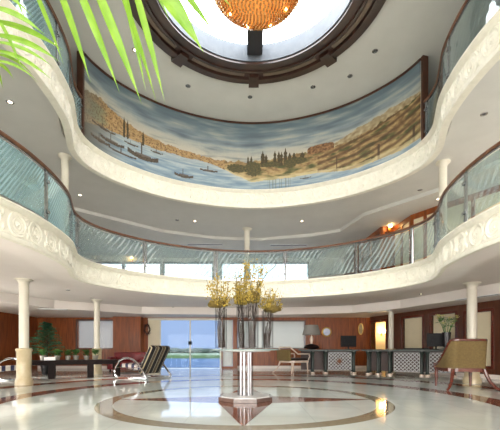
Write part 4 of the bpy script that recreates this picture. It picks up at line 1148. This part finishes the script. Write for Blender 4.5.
# ------------------------------------------------------------------ world and lights
w = bpy.data.worlds.new('sky'); bpy.context.scene.world = w; w.use_nodes = True; nt = w.node_tree; bg = nt.nodes['Background']
tc = N(nt, 'ShaderNodeTexCoord'); sp = N(nt, 'ShaderNodeSeparateXYZ'); nt.links.new(tc.outputs['Generated'], sp.inputs[0])
cr_ = N(nt, 'ShaderNodeValToRGB'); nt.links.new(sp.outputs[2], cr_.inputs[0]); e0 = cr_.color_ramp.elements
e0[0].position = .0; e0[0].color = (.50, .62, .80, 1); e0[1].position = .10; e0[1].color = (.56, .68, .86, 1)
for ps, c in ((.18, (2.2, 2.4, 2.6, 1)), (.5, (3, 3.2, 3.4, 1)), (1, (4, 4.2, 4.4, 1))): q = e0.new(ps); q.color = c
nt.links.new(cr_.outputs[0], bg.inputs[0]); bg.inputs[1].default_value = 1.3
# the sky behind the camera (the sunlit side) is brighter
fb = mth(nt, 'MULTIPLY_ADD', sp.outputs[1], -2.5, .2, clamp=True)
up = mth(nt, 'LESS_THAN', -.05, sp.outputs[2]); 
lp_ = mixc(nt, mth(nt, 'MULTIPLY', fb, .75), cr_.outputs[0], (12.5, 12, 11.2, 1))
nt.links.new(lp_, bg.inputs[0])
sl = bpy.data.lights.new('sun', 'SUN'); sl.energy = 12; sl.angle = .02; sl.color = (1, .9, .84)
so = link(bpy.data.objects.new('sun', sl)); so.rotation_euler = Vector((-1, -.48, .35)).to_track_quat('Z', 'Y').to_euler()
def portal(x, y, z, rot, sx, sy):
    l = bpy.data.lights.new('daylight_portal', 'AREA'); l.shape = 'RECTANGLE'; l.size = sx; l.size_y = sy; l.cycles.is_portal = True
    o = link(bpy.data.objects.new('daylight_portal', l)); o.location = (x, y, z); o.rotation_euler = rot
FR = (-PI/2, 0, PI); BK = (-PI/2, 0, 0)
portal(0, YF-.3, 1.35, FR, 19, 2.7); portal(0, YF-.3, 4.5, FR, 16, 1.9); portal(XL-.4, 10, 1.4, (0, -PI/2, 0), 2.4, 3); portal(XL-.4, -1.1, 1.4, (0, -PI/2, 0), 2.6, 9)
portal(gx(185, YB), YB+.3, 1.3, BK, 4.0, 2.6); portal(gx(97, YB), YB+.3, 1.8, BK, 2.2, 1.6); portal(gx(271, YB), YB+.3, 1.8, BK, 3.8, 1.6)
portal(gx(197, YB), YB+.3, 4.5, BK, 12.5, 2.0)
for X, Y, z in spots:
    l = bpy.data.lights.new('downlight_lamp', 'SPOT'); l.energy = 45; l.spot_size = 1.9; l.spot_blend = .8; l.color = (1, .86, .68); l.shadow_soft_size = .05
    o = link(bpy.data.objects.new('downlight_lamp', l)); o.location = (X, Y, z-.03)

sc = bpy.context.scene
cam = bpy.data.cameras.new('camera'); co = link(bpy.data.objects.new('camera', cam)); co.location = (0, 0, 1); co.rotation_euler = (PI/2, 0, 0)
cam.sensor_width = 36; cam.lens = F/500*36; cam.shift_y = (HY-215)/500; cam.clip_end = 2000; cam.clip_start = .05
sc.camera = co
vs = sc.view_settings; vs.view_transform = 'Standard'; vs.look = 'None'; vs.gamma = 1; vs.exposure = .06
try: vs.use_curve_mapping = False
except Exception: pass
